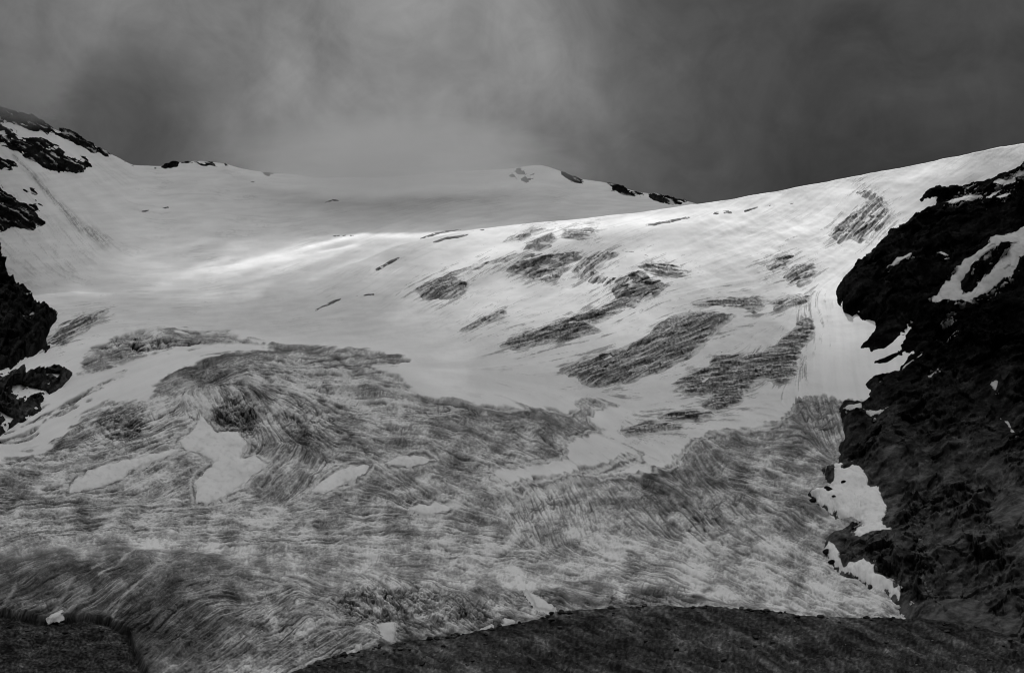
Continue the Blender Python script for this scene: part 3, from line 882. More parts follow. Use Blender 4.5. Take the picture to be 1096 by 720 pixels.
# ------------------------------------------------------------------ rock slope on the right
RU0, RST = 845.0, .9
ra = np.arange(RU0, 1362, RST)
rv = np.arange(770, 60, -RST)
RU, RV = np.meshgrid(ra, rv)
RSNOW = [
    ('upright broad snow patch at the foot of the black rock',
     [[(865, 525), (885, 524), (895, 517), (894, 499), (900, 498), (905, 510), (914, 506), (930, 520), (930, 527), (942, 530), (950, 554), (944, 565), (956, 582), (940, 580), (918, 581), (914, 576), (925, 567), (920, 561), (905, 556), (880, 544)]], [], .8),
    ('long thin snow strip between glacier edge and rock below the broad patch',
     [[(881, 589), (888, 585), (896, 590), (897, 600), (907, 609), (925, 606), (936, 614), (937, 620), (952, 626), (966, 641), (962, 645), (955, 637), (937, 630), (920, 622), (897, 610)]], [], .8),
    ('small snow wedge pointing right into black rock', [[(926, 446), (940, 450), (958, 447), (945, 454), (932, 455)]], [], .6),
    ('snow scrap above the snow wedge at the glacier edge', [[(900, 440), (908, 437), (922, 436), (925, 445), (910, 446)]], [], .6),
    ('flat snow ledge on the upper black rock', [[(1009, 223), (1032, 215), (1050, 214), (1053, 217), (1040, 222), (1022, 226)]], [], .75),
    ('short snow dash above the flat snow ledge', [[(1028, 205), (1042, 201), (1037, 206)]], [], .75),
    ('ragged white patch near the right skyline of the rock', [[(1060, 200), (1072, 198), (1086, 199), (1087, 202), (1075, 207)]], [], .75),
    ('slanting snow dash right of the flat snow ledge', [[(1054, 220), (1071, 210), (1073, 212), (1061, 221)]], [], .75),
    ('stubby snow spot under the slanting dash', [[(1065, 221), (1081, 216), (1082, 220), (1070, 225)]], [], .75),
    ('topmost snow streak on the black rock at the right', [[(1080, 196), (1096, 189), (1120, 182), (1122, 186), (1090, 197)]], [], .75),
    ('big grey snow sheet with a dark rock island inside',
     [[(990, 339), (1005, 326), (1017, 310), (1032, 292), (1040, 293), (1053, 283), (1070, 270), (1100, 257), (1150, 240), (1160, 262), (1110, 286), (1093, 298), (1085, 314), (1060, 327), (1035, 336), (1010, 335)]],
     [[(1029, 313), (1040, 301), (1060, 290), (1089, 279), (1078, 295), (1062, 308), (1045, 318), (1031, 326)]], .55),
    ('lone snow dash in the middle of the black rock', [[(953, 298), (966, 291), (978, 287), (974, 292), (960, 299)]], [], .6),
    ('tiny snow fleck right of the lone dash', [[(1004, 283), (1012, 284), (1018, 287), (1009, 287)]], [], .6),
    ('white triangular speck far right on the lower rock', [[(1057, 430), (1068, 429), (1066, 438)]], [], .5),
    ('thin broken snow thread below the triangular speck', [[(1070, 457), (1078, 461), (1082, 470), (1086, 481), (1082, 480), (1078, 466)]], [], .5),
    ('faint snow dash below the big grey snow sheet', [[(1009, 355), (1020, 349), (1021, 351), (1011, 356)]], [], .45),
    ('tiny snow dash in the dark between the faint dash and the glacier fingers', [[(994, 414), (1006, 407), (1007, 409), (996, 416)]], [], .45),
    ('short snow tick under the faint dash', [[(1016, 369), (1025, 363), (1026, 365), (1018, 370)]], [], .45),
    ('narrow snow streak beside the glacier fingers', [[(988, 386), (978, 395), (965, 404), (970, 396)]], [], .5),
]
rsnow_sd = np.full(RU.shape, -20.0)
for _, polys, holes, _b in RSNOW:
    q = np.full(RU.shape, -20.0)
    for p in polys:
        q = np.maximum(q, masked_sd(p, RU, RV, 20))
    for p in holes:
        q = np.minimum(q, -masked_sd(p, RU, RV, 20))
    rsnow_sd = np.maximum(rsnow_sd, q)
sd = masked_sd(ROCK, RU, RV, 60)
sd = sd + 4.2 * fbm(RU / 14, RV / 10, 6, 1, .6)
Q, n = MAIN.sample(RU, np.maximum(RV, np.interp(RU, us, yc) + .5))
for k in range(2):                                     # a calm base under the crags
    Q = np.stack([blur(Q[..., c], 6) for c in range(3)], -1) if k == 0 else Q
n = normals(Q)
px = np.linalg.norm(Q, axis=-1) / FPX
ins = np.maximum(sd, 0)
c, s_ = math.cos(-.45), math.sin(-.45)
fa, fc = RU * c + RV * s_, -RU * s_ + RV * c
crag = ridged(fa / 70, fc / 34, 6, 2, .55) - .5
ledge = fbm(fa / 40, fc / 9, 5, 4)
d1, d2, wvv = worley(fa / 16 + .7 * fbm(RU / 20, RV / 20, 3, 1), fc / 8 + .7 * fbm(RU / 20, RV / 20, 3, 2))
big = fbm(RU / 110, RV / 80, 3, 6)
smooth_h = 7 * (1 - np.exp(-ins / 6)) + 14 * (1 - np.exp(-ins / 40)) * (1 + big) + 10 * big * (1 - np.exp(-ins / 25))
scree = ss(.02, .35, fbm(RU / 75 + 3, RV / 50, 3, 5)) * ss(380, 520, RV)
calm = (1 - .9 * ss(-4, 2, rsnow_sd)) * (1 - .75 * scree) * (.55 + .9 * ss(-.3, .4, fbm(RU / 90, RV / 60, 2, 1)))
edge_ = 1 - np.exp(-ins / 5)
wu_, wv__ = fa + 6 * fbm(RU / 18, RV / 14, 3, 1), fc + 4 * fbm(RU / 16, RV / 12, 3, 2)
strat = fc / 13 + 1.6 * fbm(fa / 60, fc / 40, 3, 3)
step_ = np.floor(strat) + ss(.0, .35, strat - np.floor(strat)) - strat
craggy = (12 * crag + 6 * facets(wu_ / 42, wv__ / 24, 1) + 4.2 * facets(wu_ / 17, wv__ / 9, 2) + 1.9 * facets(wu_ / 7, wv__ / 4.2, 3) + .7 * facets(RU / 3.4, RV / 2.6, 4)
          + 4.0 * step_ * ss(-.2, .3, fbm(RU / 50, RV / 40, 2, 5))) * edge_ * calm
odir = n * .35 - .95 * Q / np.linalg.norm(Q, axis=-1, keepdims=True)
odir /= np.linalg.norm(odir, axis=-1, keepdims=True)
base_h = np.where(sd > 0, smooth_h * .8, sd * .9)
RP = Q + n * (base_h * px)[..., None] + odir * (np.where(sd > 0, 1.7 * craggy, 0) * px)[..., None]
RPs = Q + n * (base_h * px)[..., None] + odir * (np.where(sd > 0, 1.7 * craggy, 0) * px)[..., None]
ral = .014 * np.exp(2.2 * fbm(fa / 26, fc / 10, 6, 3, .6)) * (1 + .9 * ss(.1, .6, fbm(RU / 5, RV / 4, 3, 2)))
ral = ral * (.45 + 3.6 * ss(380, 600, RV)) + .022 * scree * (1 + 1.2 * fbm(RU / 6, RV / 5, 4, 2)) + .05 * ss(.35, .6, fbm(RU / 7, fc / 3, 4, 6)) * ss(480, 640, RV)
ral = np.clip(ral, .003, .1)
keep = sd > -3
tag(grid_mesh('rock_slope', RP, ral, M_ROCK, keep[:-1, :-1] | keep[1:, 1:]), kind='structure')
ROCKS = Surf(RPs, normals(RPs), RU0, RST, lambda u, v: (770 - v) / RST)
for i, (label, polys, holes, b) in enumerate(RSNOW):
    patch('snow_patch', ROCKS, polys, M_SNOW, snow_height(1.5), snow_alb(b * .97, .14), label, 'snow patch', 'snow patches on and beside the black rock slope',
          holes=holes, step=.45, en=3.2 if i < 2 or i == 10 else 2.0, es=9, seed=i % 7, pad=4)
# meltwater running down the lower rock
for pl, label in [([(985, 587), (992, 592), (996, 602), (994, 606), (988, 598)], 'pale wet streak high on the lower rock'),
                  ([(991, 612), (995, 612), (994, 630), (996, 640), (1004, 652), (1014, 660), (1009, 660), (998, 650), (991, 638)], 'thin pale stream dropping down the rock to the moraine')]:
    patch('meltwater_stream', ROCKS, [pl], M_ROCK, lambda A, B, ins, fa, fc: 2.0 + 0 * A,
          lambda A, B, sd, fa, fc: np.clip(.10 + .2 * fbm(A / 4, B / 5, 3, 2), .02, .3), label, 'stream', step=.5, en=1.4, es=4, pad=3)


# ------------------------------------------------------------------ cliffs and outcrops on the left and along the skyline
def rock_height(hi, amp, seed):
    def f(A, B, ins, fa, fc):
        return hi * (1 - np.exp(-ins / 5)) + amp * (ridged(fa / 22 + seed, fc / 12, 4, seed) - .5) * 1.2 + amp * (.5 * facets(fa / 14 + seed, fc / 8, seed) + .25 * facets(fa / 5, fc / 3.2 + seed, seed + 1))
    return f


def rock_lean(amp, seed):
    return lambda A, B, fa, fc: amp * (5 * facets(A / 24 + seed, B / 16, 1) + 3.0 * facets(A / 10 + seed, B / 6, 2) + 1.4 * facets(A / 4.5, B / 3 + seed, 3) + 2.5 * fbm(fa / 16, fc / 5 + seed, 4, seed))


def rock_alb(base, seed, fleck=0.0):
    def f(A, B, sd, fa, fc):
        v = base * np.exp(1.8 * fbm(fa / 9 + seed, fc / 5, 5, seed))
        fl_ = ss(.20, .34, fbm(fa / 7 + 4 + seed, fc / 2.6, 5, seed + 3)) * fleck    # snow caught on ledges
        return np.clip(v + (.6 - v) * fl_, .002, .7)
    return f


CLIFF = [[(-260, 200), (-100, 235), (0, 258), (3, 280), (10, 291), (17, 303), (33, 312), (27, 315), (37, 325), (60, 333), (62, 341), (53, 350), (53, 372), (37, 383), (0, 396), (-260, 440)]]
patch('rock_cliff', MAIN, CLIFF, M_ROCK, rock_height(9, 1.5, 2), rock_alb(.016, 2, .0), None, None, kind='structure', lean_=rock_lean(2.2, 2), step=.7, en=5, es=13, flow=-.9)
CLIFF2 = [[(-260, 446), (0, 401), (20, 396), (63, 391), (76, 400), (67, 413), (52, 421), (43, 433), (46, 440), (20, 453), (0, 469), (-260, 560)]]
patch('rock_cliff', MAIN, CLIFF2, M_ROCK, rock_height(5, 1.0, 4), rock_alb(.035, 4, .0), None, None, kind='structure', lean_=rock_lean(2.0, 5), step=.7, en=5, es=12, flow=-.8)
GR = 'black rock outcrops in the upper left snow'
GS = 'rocks along the distant skyline'
for i, (poly, hi, label, g) in enumerate([
    ([(-80, 95), (-40, 105), (0, 133), (15, 138), (19, 149), (44, 148), (62, 160), (84, 170), (91, 165), (101, 178), (81, 184), (54, 184), (37, 175), (22, 165), (0, 155), (-80, 130)], 4, 'largest black rock band in the upper left snow', GR),
    ([(-200, 30), (-120, 62), (-60, 84), (0, 112), (20, 118), (34, 123), (51, 133), (68, 139), (81, 144), (98, 153), (115, 160), (127, 166), (142, 175), (128, 169), (115, 166), (105, 161), (95, 162), (68, 150), (54, 143), (34, 137), (0, 129), (-200, 72)], 4.5, 'dark rocky crest descending from the left edge along the skyline', GS),
    ([(-60, 150), (0, 168), (15, 173), (20, 180), (0, 183), (-60, 175)], 3, 'short black rock stub at the left edge below the largest band', GR),
    ([(-80, 180), (0, 199), (10, 207), (17, 214), (34, 222), (44, 229), (42, 234), (49, 239), (37, 243), (13, 241), (0, 246), (-80, 235)], 4, 'ragged black rock spur at the left edge above the cliff', GR),
    ([(25, 203), (34, 203), (42, 208), (35, 212)], 2.2, 'upper of two small rock lumps beside the ragged spur', GR),
    ([(28, 215), (39, 213), (46, 220), (37, 222)], 2.2, 'lower of two small rock lumps beside the ragged spur', GR),
    ([(167, 179), (182, 173), (192, 172), (186, 178), (176, 181)], 2.0, 'small dark rock at the left end of the low skyline hump', GS),
    ([(192, 174), (215, 171), (240, 174), (256, 181), (240, 178), (215, 174.5)], 1.6, 'thin rock edge along the top of the low skyline hump', GS),
    ([(280, 184), (289, 182), (297, 185), (288, 187)], 1.2, 'last rock speck before the skyline enters the cloud', GS),
    ([(541, 189), (552, 183), (562, 180), (576, 181), (570, 190), (563, 195), (552, 192)], 2.4, 'scattered rocks half lost in the cloud', GS),
    ([(600, 182), (612, 186), (622, 191), (627, 196), (609, 194)], 2.2, 'narrow rock just right of the cloud-hidden ones', GS),
    ([(646, 195), (658, 196), (672, 202), (692, 206), (685, 211), (668, 208), (655, 202)], 2.6, 'jagged middle rock on the skyline ridge', GS),
    ([(690, 208), (700, 204), (711, 202), (730, 208), (744, 217), (720, 219), (699, 215)], 3.4, 'rightmost and biggest black rock where the ridge meets the bright crest', GS),
]):
    patch('rock_outcrop', MAIN, [poly], M_ROCK, rock_height(hi, hi * .55, i), rock_alb(.012, i, .9), label, 'rock outcrop', g, lean_=rock_lean(.6, i), step=.45, en=5.5 if 'half lost' in label else 3.6, es=7, seed=i % 7, flow=.5 if i < 6 else .3, grow=.9)

# ------------------------------------------------------------------ moraine in the foreground
MU0, MDU = -320.0, .9
mu = np.arange(MU0, 1420, MDU)
ym = curve([(-320, 800), (0, 780), (200, 752), (290, 728), (322, 715), (347, 705), (391, 694), (446, 684), (512, 675), (574, 662), (603, 653), (643, 651), (700, 648),
            (760, 648), (800, 651.5), (850, 656.5), (900, 660), (960, 661), (1010, 664), (1060, 674), (1096, 688), (1420, 780)])(mu)
ym = ym + 2.4 * fbm(mu / 40, mu * 0, 4, 2) + 1.1 * fbm(mu / 6, mu * 0 + 3, 4, 3)
MA, MB_, MC = 230, 14, 30
q = np.linspace(0, 1, MA)[:, None]
MV = 810 + (ym - 810) * q
MU = np.broadcast_to(mu, MV.shape).copy()
rtop = np.interp(mu, [-320, 300, 600, 1000, 1420], [430, 480, 560, 600, 560])
MR = 300 + (rtop - 300) * q ** 1.25
MP = place(MU, MV, MR)
mn = normals(MP)
mpx = MR / FPX
lw = fbm(MU / 40, MV / 10, 5, 2)
fa_, fc_ = MU * .93 + MV * .37, -MU * .37 + MV * .93
gul = ridged(fa_ / 90, fc_ / 16, 4, 3) - .5
mh = (3.4 * gul + 3.0 * lw + 1.0 * facets(MU / 16, MV / 6, 1) + .6 * facets(MU / 6, MV / 2.6, 2) + .35 * facets(MU / 2.6, MV / 1.6, 3)) * 1.7 * (1 - .8 * q ** 8)
MP = MP + mn * (mh * mpx)[..., None]
pale_st = ss(.42, .62, fbm(MU / 2.2, MV / 1.6, 2, 6)) * ss(-.2, .4, fbm(MU / 50, MV / 14, 3, 4))
mal = np.clip(.046 * np.exp(1.2 * fbm(MU / 120, MV / 30, 3, 6) + 1.9 * fbm(fa_ / 34, fc_ / 8, 5, 3) + 1.5 * fbm(MU / 4, MV / 2.5, 4, 5)) + .06 * pale_st, .012, .25)
back = []
for k in range(1, MB_ + 1):
    f = k / MB_
    b = MP[-1].copy()
    d = b[:, :2] / np.linalg.norm(b[:, :2], axis=1, keepdims=True)
    b[:, :2] += d * (160 * f)
    b[:, 2] -= 75 * f ** 1.3
    back.append(b)
near = []
for k in range(1, MC + 1):
    f = 1 - k / (MC + 1)
    b = MP[0].copy()
    b *= f
    b[:, 2] -= 3 + 10 * math.sin(math.pi * f)
    near.append(b)
FULL = np.concatenate([np.array(near[::-1]), MP, np.array(back)])
fal = np.concatenate([np.repeat(mal[:1], MC, 0), mal, np.repeat(mal[-1:], MB_, 0)])
tag(grid_mesh('moraine', FULL, fal, M_GRAVEL), kind='structure')
MOR = Surf(MP, mn, MU0, MDU, lambda u, v: (810 - v) / (810 - np.interp(u, mu, ym)) * (MA - 1))

# wide valley floor under everything, out to the horizon
gv = np.linspace(-1, 1, 61)
gx, gy = np.meshgrid(gv * np.abs(gv) * 16000, gv * np.abs(gv) * 16000)
gz = -190 + 12 * fbm(gx / 900, gy / 900, 3, 1)
tag(grid_mesh('valley_floor', np.stack([gx, gy, gz], -1), np.full(gx.shape, .05), M_GRAVEL), kind='structure')


# ------------------------------------------------------------------ boulders
def boulder_mesh(seed):
    import bmesh
    r = random.Random(seed)
    bm = bmesh.new()
    bmesh.ops.create_icosphere(bm, subdivisions=3, radius=1)
    off = [(r.uniform(-1, 1), r.uniform(-1, 1), r.uniform(-1, 1), r.uniform(.55, .95)) for _ in range(11)]
    for v in bm.verts:
        c = v.co.copy()
        for a, b, d, lim in off:                        # chop by random planes
            L = math.sqrt(a * a + b * b + d * d)
            k = (c.x * a + c.y * b + c.z * d) / L
            if k > lim:
                c.x -= a / L * (k - lim)
                c.y -= b / L * (k - lim)
                c.z -= d / L * (k - lim)
        c.z *= .72
        v.co = c * (1 + r.uniform(-.03, .03))
    me = bpy.data.meshes.new('boulder')
    bm.to_mesh(me)
    bm.free()
    me.attributes.new('albedo', 'FLOAT', 'POINT')
    return me


def boulder(name, surf, u, v, size, alb, seed, label, group):
    me = boulder_mesh(seed)
    me.attributes['albedo'].data.foreach_set('value', np.full(len(me.vertices), alb, np.float32))
    me.materials.append(M_ROCK)
    o = bpy.data.objects.new(name, me)
    p, _n = surf.sample(np.array([u]), np.array([v]))
    o.location = p[0] + _n[0] * size * .35
    o.scale = (size * 1.3, size, size)
    o.rotation_euler = (0, 0, seed * 1.3)
    COL.objects.link(o)
    return tag(o, label, 'boulder', group)


GB = 'dark boulders in the snow at the glacier edge'
for k, (u, v, sz, label) in enumerate([
    (871, 536, 3.6, 'largest dark boulder at the left tip of the broad snow patch'),
    (886, 529, 2.2, 'upper of the paired dark boulders on the broad snow patch'),
    (889.5, 532.5, 2.3, 'lower of the paired dark boulders on the broad snow patch'),
    (894, 539, 1.7, 'small dark boulder alone below the paired boulders'),
    (905.5, 525.5, 2.0, 'dark boulder in the upper middle of the broad snow patch'),
    (886, 592, 2.4, 'dark boulder on the upper end of the thin snow strip'),
    (892, 602, 2.0, 'dark boulder beside the glacier on the thin snow strip')]):
    boulder('boulder', ROCKS, u, v, sz, .015, k + 1, label, GB)
GP = 'small pale stones on the dark moraine'
for k in range(60):
    u = random.uniform(350, 1090)
    top = float(np.interp(u, mu, ym))
    v = top + 4 + (716 - top) * random.random()
    if v > 719:
        continue
    boulder('stone', MOR, u, v, random.uniform(.18, .42), random.uniform(.12, .28), 20 + k % 9, 'small pale stone scattered on the dark moraine', GP)

for k in range(110):
    u = random.uniform(330, 1092)
    top = float(np.interp(u, mu, ym))
    v = top + 1.0 + (714 - top) * random.random() ** 1.6
    if v > 718:
        continue
    boulder('boulder', MOR, u, v, random.choice([.5, .6, .7, .8, 1.0, 1.4]), random.uniform(.03, .11), 40 + k % 13, 'grey boulder lying among the rubble of the dark moraine', 'grey boulders on the moraine')
for k in range(70):
    u = random.uniform(335, 985)
    v = float(np.interp(u, mu, ym)) + random.uniform(.2, 3.5)
    if v < 717:
        boulder('boulder', MOR, u, v, random.choice([.5, .6, .8, 1.0, 1.3]), random.uniform(.025, .09), 40 + k % 13, 'grey boulder lying among the rubble of the dark moraine', 'grey boulders on the moraine')
for k in range(36):
    u, v = random.uniform(2, 150), random.uniform(664, 717)
    if poly_sd(HOLLOW, np.array([u]), np.array([v]))[0] < 6:
        continue
    boulder('boulder', MAIN, u, v, random.choice([.5, .7, .9, 1.2]), random.uniform(.03, .10), 60 + k % 11, 'grey boulder lying in the gravel hollow under the ice front', 'grey boulders in the gravel hollow')

# ------------------------------------------------------------------ sun, clouds, sky
SUN_AZ = math.radians(6)                               # to the right of the view, beyond the ridge
SUN_EL = math.radians(54)
sv = np.array([math.sin(SUN_AZ) * math.cos(SUN_EL), math.cos(SUN_AZ) * math.cos(SUN_EL), math.sin(SUN_EL)])
from mathutils import Vector
L = bpy.data.lights.new('sun', 'SUN')
L.energy = 5.0
L.angle = math.radians(.53)
L.color = (1, 1, 1)
lo = bpy.data.objects.new('sun', L)
lo.rotation_euler = Vector(sv).to_track_quat('Z', 'Y').to_euler()
COL.objects.link(lo)

# unseen cloud layer added overhead, its gaps shaped to place the sun patches
DECK_Z = 1900.0
cu = U[::3, ::3]
cv = V[::3, ::3]
cp = P0[::3, ::3]
T = np.zeros_like(cu)


def stroke(pts, w, t, soft=1.0):
    global T
    T = np.maximum(T, t * np.exp(-(line_d(pts, cu, cv) / w) ** 2 * soft))


def glow(x, y, rx, ry, t):
    global T
    T = np.maximum(T, t * np.exp(-((cu - x) / rx) ** 2 - ((cv - y) / ry) ** 2))


fr = np.zeros_like(cu)
fr[:(N1 + N2) // 3] = 1
stroke([(440, 262), (560, 246), (700, 234), (860, 208), (1000, 182), (1200, 140)], 16, 1.0)
glow(850, 240, 170, 62, .95)
glow(900, 300, 70, 60, .7)
glow(720, 275, 90, 40, .75)
glow(640, 300, 90, 50, .6)
stroke([(450, 300), (520, 268), (600, 245)], 20, .7)
stroke([(430, 350), (500, 330), (590, 300)], 26, .42)
stroke([(470, 388), (500, 386)], 8, .5)
stroke([(560, 330), (700, 330)], 30, .4)
T *= fr * ss(385, 540, cu)
stroke([(230, 288), (290, 275), (340, 262), (395, 249)], 3.2, 1.0)
stroke([(200, 292), (270, 284), (330, 272), (385, 262)], 2.6, .9)
stroke([(165, 303), (230, 298), (300, 288), (360, 272)], 2.4, .75)
stroke([(150, 296), (210, 290), (260, 280)], 2.0, .6)
stroke([(240, 268), (300, 258), (370, 248)], 3.0, .3)
stroke([(70, 311), (150, 311), (230, 315), (285, 308)], 2.4, .6)
pre = T.copy()
glow(290, 278, 130, 24, 1.0)
T = np.maximum(pre, np.where(T > pre, T, 0) * np.clip(.38 + 1.3 * fbm(cu / 90, (cv + .27 * cu) / 6, 4, 3), .05, .95))
stroke([(380, 254), (430, 252), (480, 250), (560, 244)], 5, .8)
stroke([(350, 268), (420, 262), (500, 256)], 5, .5)
stroke([(400, 290), (450, 280), (520, 268)], 10, .45)
stroke([(430, 330), (480, 318), (540, 300)], 12, .4)
T = np.clip(T * (1 + .25 * fbm(cu / 40, cv / 12, 3, 2)), 0, 1)
qx = cp[..., 0] + sv[0] / sv[2] * (DECK_Z - cp[..., 2])
qy = cp[..., 1] + sv[1] / sv[2] * (DECK_Z - cp[..., 2])
CELL = 8.0
print('deck', qx.min(), qx.max(), qy.min(), qy.max())
x0, x1, y0, y1 = qx.min() - 300, qx.max() + 300, qy.min() - 500, 3880
nx, ny = int((x1 - x0) / CELL), int((y1 - y0) / CELL)
sel = np.ones_like(cu, bool)
sel[(NR - N4) // 3:] = False
sel &= (qy < y1 - CELL) & (qy > y0) & (qx > x0) & (qx < x1)
ix = ((qx[sel] - x0) / CELL).astype(int)
iy = ((qy[sel] - y0) / CELL).astype(int)
sumT = np.zeros((ny, nx))
cnt = np.zeros((ny, nx))
np.add.at(sumT, (iy, ix), T[sel])
np.add.at(cnt, (iy, ix), 1)
num, den = sumT, cnt
field = np.where(den > 0, num / np.maximum(den, 1e-9), -1)
for n_ in (1, 2, 4, 8, 14):
    bn, bd = blur(num, n_), blur(den, n_)
    field = np.where((field < 0) & (bd > 1e-4), bn / np.maximum(bd, 1e-9), field)
field = np.maximum(field, 0)
SIG = .02
path = 1 / math.sin(SUN_EL)
tau = -np.log(.07 + .93 * field)
GX, GY = np.meshgrid(x0 + CELL * (np.arange(nx) + .5), y0 + CELL * (np.arange(ny) + .5))
thick = np.maximum(tau / (SIG * path), .3)
bz = DECK_Z - thick * .35 - 20 * fbm(GX / 300, GY / 300, 3, 1)
tz = bz + thick
top = np.stack([GX, GY, tz], -1).reshape(-1, 3)
bot = np.stack([GX, GY, bz], -1).reshape(-1, 3)
idx = np.arange(nx * ny).reshape(ny, nx)
K = nx * ny
qt = np.stack([idx[:-1, :-1], idx[:-1, 1:], idx[1:, 1:], idx[1:, :-1]], -1).reshape(-1, 4)
faces = np.concatenate([qt, qt[:, ::-1] + K])
rim_i = np.concatenate([idx[0, :], idx[1:, -1], idx[-1, -2::-1], idx[-2:0:-1, 0]])
nx_i = np.roll(rim_i, -1)
faces = np.concatenate([faces, np.stack([rim_i, rim_i + K, nx_i + K, nx_i], -1)])
me = bpy.data.meshes.new('sun_gate_cloud')
me.from_pydata(np.concatenate([top, bot]).tolist(), [], faces.tolist())
me.update()
vm = bpy.data.materials.new('sun_gate_volume')
vm.use_nodes = True
nt = vm.node_tree
nt.nodes.clear()
out = nt.nodes.new('ShaderNodeOutputMaterial')
pv = nt.nodes.new('ShaderNodeVolumePrincipled')
pv.inputs['Color'].default_value = (.72, .72, .72, 1)
pv.inputs['Density'].default_value = SIG
pv.inputs['Anisotropy'].default_value = .5
nt.links.new(pv.outputs[0], out.inputs['Volume'])
me.materials.append(vm)
co = bpy.data.objects.new('sun_gate_cloud', me)
COL.objects.link(co)
tag(co, kind='stuff')


# cloud lying on the ridge
def cloud(u, v, r, rx, ry, rz, dens, col, seed, fall=(.25, 1.0), nscale=2.2):
    import bmesh
    bm = bmesh.new()
    bmesh.ops.create_icosphere(bm, subdivisions=4, radius=1)
    m_ = bpy.data.meshes.new('cloud_bank')
    bm.to_mesh(m_)
    bm.free()
    o = bpy.data.objects.new('cloud_bank', m_)
    o.location = place(np.array(u * 1.0), np.array(v * 1.0), np.array(r * 1.0))
    o.scale = (rx, ry, rz)
    COL.objects.link(o)
    mt = bpy.data.materials.new('ridge_cloud')
    mt.use_nodes = True
    t = mt.node_tree
    t.nodes.clear()
    ou = t.nodes.new('ShaderNodeOutputMaterial')
    vol = t.nodes.new('ShaderNodeVolumePrincipled')
    vol.inputs['Color'].default_value = (col, col, col, 1)
    vol.inputs['Anisotropy'].default_value = .2
    tc = t.nodes.new('ShaderNodeTexCoord')
    ln = t.nodes.new('ShaderNodeVectorMath')
    ln.operation = 'LENGTH'
    t.links.new(tc.outputs['Object'], ln.inputs[0])
    nz = t.nodes.new('ShaderNodeTexNoise')
    nz.inputs['Scale'].default_value = nscale
    nz.inputs['Detail'].default_value = 7
    nz.inputs['Roughness'].default_value = .6
    nz.inputs['Distortion'].default_value = .5
    mp = t.nodes.new('ShaderNodeMapping')
    mp.inputs['Location'].default_value = (seed, seed * 2.1, 0)
    t.links.new(tc.outputs['Object'], mp.inputs['Vector'])
    t.links.new(mp.outputs[0], nz.inputs['Vector'])
    # radius + (noise - .5) * k
    ma = t.nodes.new('ShaderNodeMath')
    ma.operation = 'MULTIPLY_ADD'
    ma.inputs[1].default_value = -1.1
    t.links.new(nz.outputs['Fac'], ma.inputs[0])
    ad = t.nodes.new('ShaderNodeMath')
    ad.operation = 'ADD'
    ad.inputs[1].default_value = .55
    t.links.new(ln.outputs['Value'], ad.inputs[0])
    t.links.new(ad.outputs[0], ma.inputs[2])
    mr = t.nodes.new('ShaderNodeMapRange')
    mr.interpolation_type = 'SMOOTHSTEP'
    mr.inputs['From Min'].default_value = fall[0]
    mr.inputs['From Max'].default_value = fall[1]
    mr.inputs['To Min'].default_value = dens
    mr.inputs['To Max'].default_value = 0
    t.links.new(ma.outputs[0], mr.inputs['Value'])
    # never reaches the shell of the mesh
    m2 = t.nodes.new('ShaderNodeMapRange')
    m2.interpolation_type = 'SMOOTHSTEP'
    m2.inputs['From Min'].default_value = .55
    m2.inputs['From Max'].default_value = .97
    m2.inputs['To Min'].default_value = 1
    m2.inputs['To Max'].default_value = 0
    t.links.new(ln.outputs['Value'], m2.inputs['Value'])
    mm = t.nodes.new('ShaderNodeMath')
    mm.operation = 'MULTIPLY'
    t.links.new(mr.outputs[0], mm.inputs[0])
    t.links.new(m2.outputs[0], mm.inputs[1])
    t.links.new(mm.outputs[0], vol.inputs['Density'])
    t.links.new(vol.outputs[0], ou.inputs['Volume'])
    mt.cycles.volume_step_rate = 2.0
    m_.materials.append(mt)
    tag(o, kind='stuff')
    return o


cloud(425, 176, 2760, 560, 270, 140, .0115, .93, 6.0, (-.2, 1.0), 3.0)
cloud(10, 96, 1750, 130, 150, 62, .014, .6, 12.0, (-.1, .9), 2.8)

W = bpy.data.worlds.new('World')
S.world = W
W.use_nodes = True
nt = W.node_tree
nt.nodes.clear()
out = nt.nodes.new('ShaderNodeOutputWorld')
bg = nt.nodes.new('ShaderNodeBackground')
sky = nt.nodes.new('ShaderNodeTexSky')
sky.sky_type = 'NISHITA'
sky.sun_disc = False
sky.sun_elevation = SUN_EL
sky.sun_rotation = SUN_AZ
bw = nt.nodes.new('ShaderNodeRGBToBW')
nt.links.new(sky.outputs[0], bw.inputs[0])
geo = nt.nodes.new('ShaderNodeTexCoord')


def math_node(op, a=None, b=None, c=None):
    n_ = nt.nodes.new('ShaderNodeMath')
    n_.operation = op
    for i, x in enumerate((a, b, c)):
        if x is None:
            continue
        if isinstance(x, (int, float)):
            n_.inputs[i].default_value = x
        else:
            nt.links.new(x, n_.inputs[i])
    return n_.outputs[0]


def blob(u, v, deg0, deg1):
    """1 inside deg0 of the direction, 0 beyond deg1"""
    d = np.array(direction(u * 1.0, v * 1.0))
    d /= np.linalg.norm(d)
    dot = nt.nodes.new('ShaderNodeVectorMath')
    dot.operation = 'DOT_PRODUCT'
    nt.links.new(geo.outputs['Generated'], dot.inputs[0])
    dot.inputs[1].default_value = tuple(d)
    ac = math_node('ARCCOSINE', math_node('MINIMUM', dot.outputs['Value'], 1.0))
    mr = nt.nodes.new('ShaderNodeMapRange')
    mr.interpolation_type = 'SMOOTHERSTEP'
    mr.inputs['From Min'].default_value = math.radians(deg0)
    mr.inputs['From Max'].default_value = math.radians(deg1)
    mr.inputs['To Min'].default_value = 1
    mr.inputs['To Max'].default_value = 0
    nt.links.new(ac, mr.inputs['Value'])
    return mr.outputs[0]


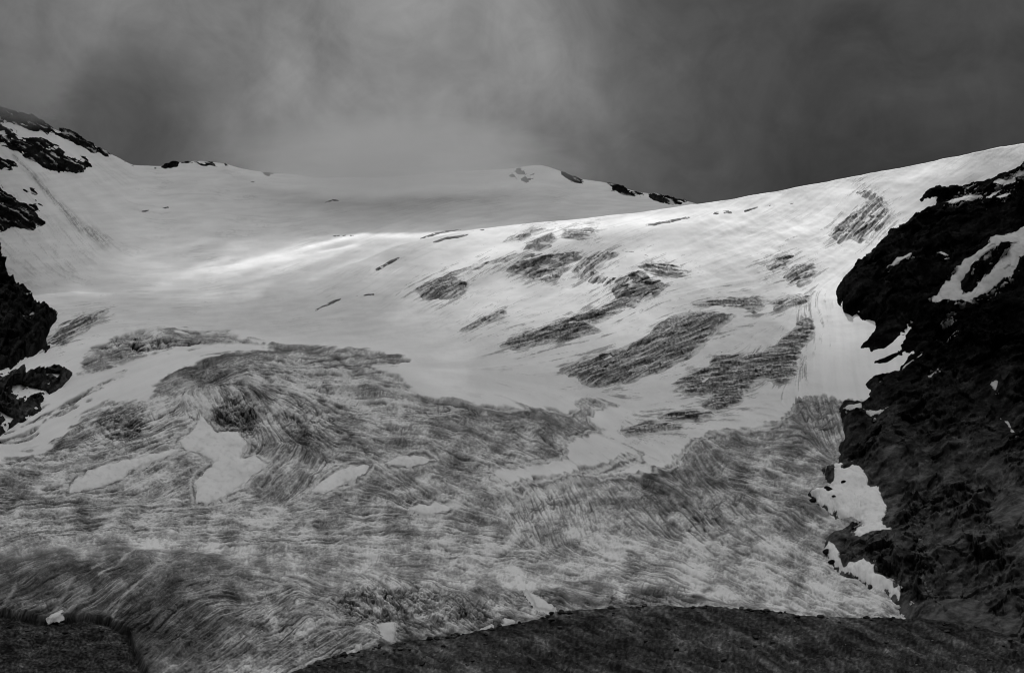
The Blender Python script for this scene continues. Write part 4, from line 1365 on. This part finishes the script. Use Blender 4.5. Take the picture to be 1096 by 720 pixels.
def sky_noise(scale, detail, rough_, dist):
    n_ = nt.nodes.new('ShaderNodeTexNoise')
    n_.inputs['Scale'].default_value = scale
    n_.inputs['Detail'].default_value = detail
    n_.inputs['Roughness'].default_value = rough_
    n_.inputs['Distortion'].default_value = dist
    nt.links.new(geo.outputs['Generated'], n_.inputs['Vector'])
    return n_.outputs['Fac']


wisp = math_node('MULTIPLY_ADD', sky_noise(7.0, 8, .58, .6), 1.5, .25)
wisp = math_node('MULTIPLY', wisp, math_node('MULTIPLY_ADD', sky_noise(21.0, 8, .6, 1.2), .55, .72))
cl = math_node('MULTIPLY_ADD', blob(400, 60, 0, 25), .18, .032)
cl = math_node('MULTIPLY_ADD', blob(1050, -60, 0, 14), .05, cl)
cl = math_node('MULTIPLY_ADD', blob(40, -10, 0, 9), .07, cl)
cl = math_node('MULTIPLY', cl, math_node('MULTIPLY_ADD', blob(150, 135, 0, 6.5), -.5, 1.0))
cl = math_node('MULTIPLY_ADD', blob(420, 150, 0, 12), .07, cl)
cl = math_node('MULTIPLY', cl, wisp)
# overhead and behind the camera the overcast is thin and bright
sep = nt.nodes.new('ShaderNodeSeparateXYZ')
nt.links.new(geo.outputs['Generated'], sep.inputs[0])
up = nt.nodes.new('ShaderNodeMapRange')
up.interpolation_type = 'SMOOTHSTEP'
up.inputs['From Min'].default_value = math.sin(math.radians(27))
up.inputs['From Max'].default_value = math.sin(math.radians(60))
nt.links.new(sep.outputs['Z'], up.inputs['Value'])
high = math_node('MULTIPLY_ADD', bw.outputs[0], .10, .50)
tot = math_node('MULTIPLY_ADD', up.outputs[0], high, cl)
nt.links.new(tot, bg.inputs['Color'])
bg.inputs['Strength'].default_value = 1.0
nt.links.new(bg.outputs[0], out.inputs['Surface'])

# ------------------------------------------------------------------ camera and render settings
cam = bpy.data.cameras.new('camera')
cam.sensor_width = 36
cam.angle = HF
cam.clip_start = .5
cam.clip_end = 60000
cob = bpy.data.objects.new('camera', cam)
cob.rotation_euler = (math.pi / 2 + PITCH, 0, 0)
COL.objects.link(cob)
S.camera = cob
S.view_settings.view_transform = 'Standard'
S.view_settings.look = 'None'
S.view_settings.exposure = 0
S.view_settings.gamma = 1
S.cycles.use_denoising = True
S.cycles.filter_width = 1.05
S.cycles.max_bounces = 8
S.cycles.diffuse_bounces = 2
S.cycles.volume_bounces = 6
S.cycles.transparent_max_bounces = 24
S.cycles.volume_step_rate = 1.0
S.cycles.volume_max_steps = 128
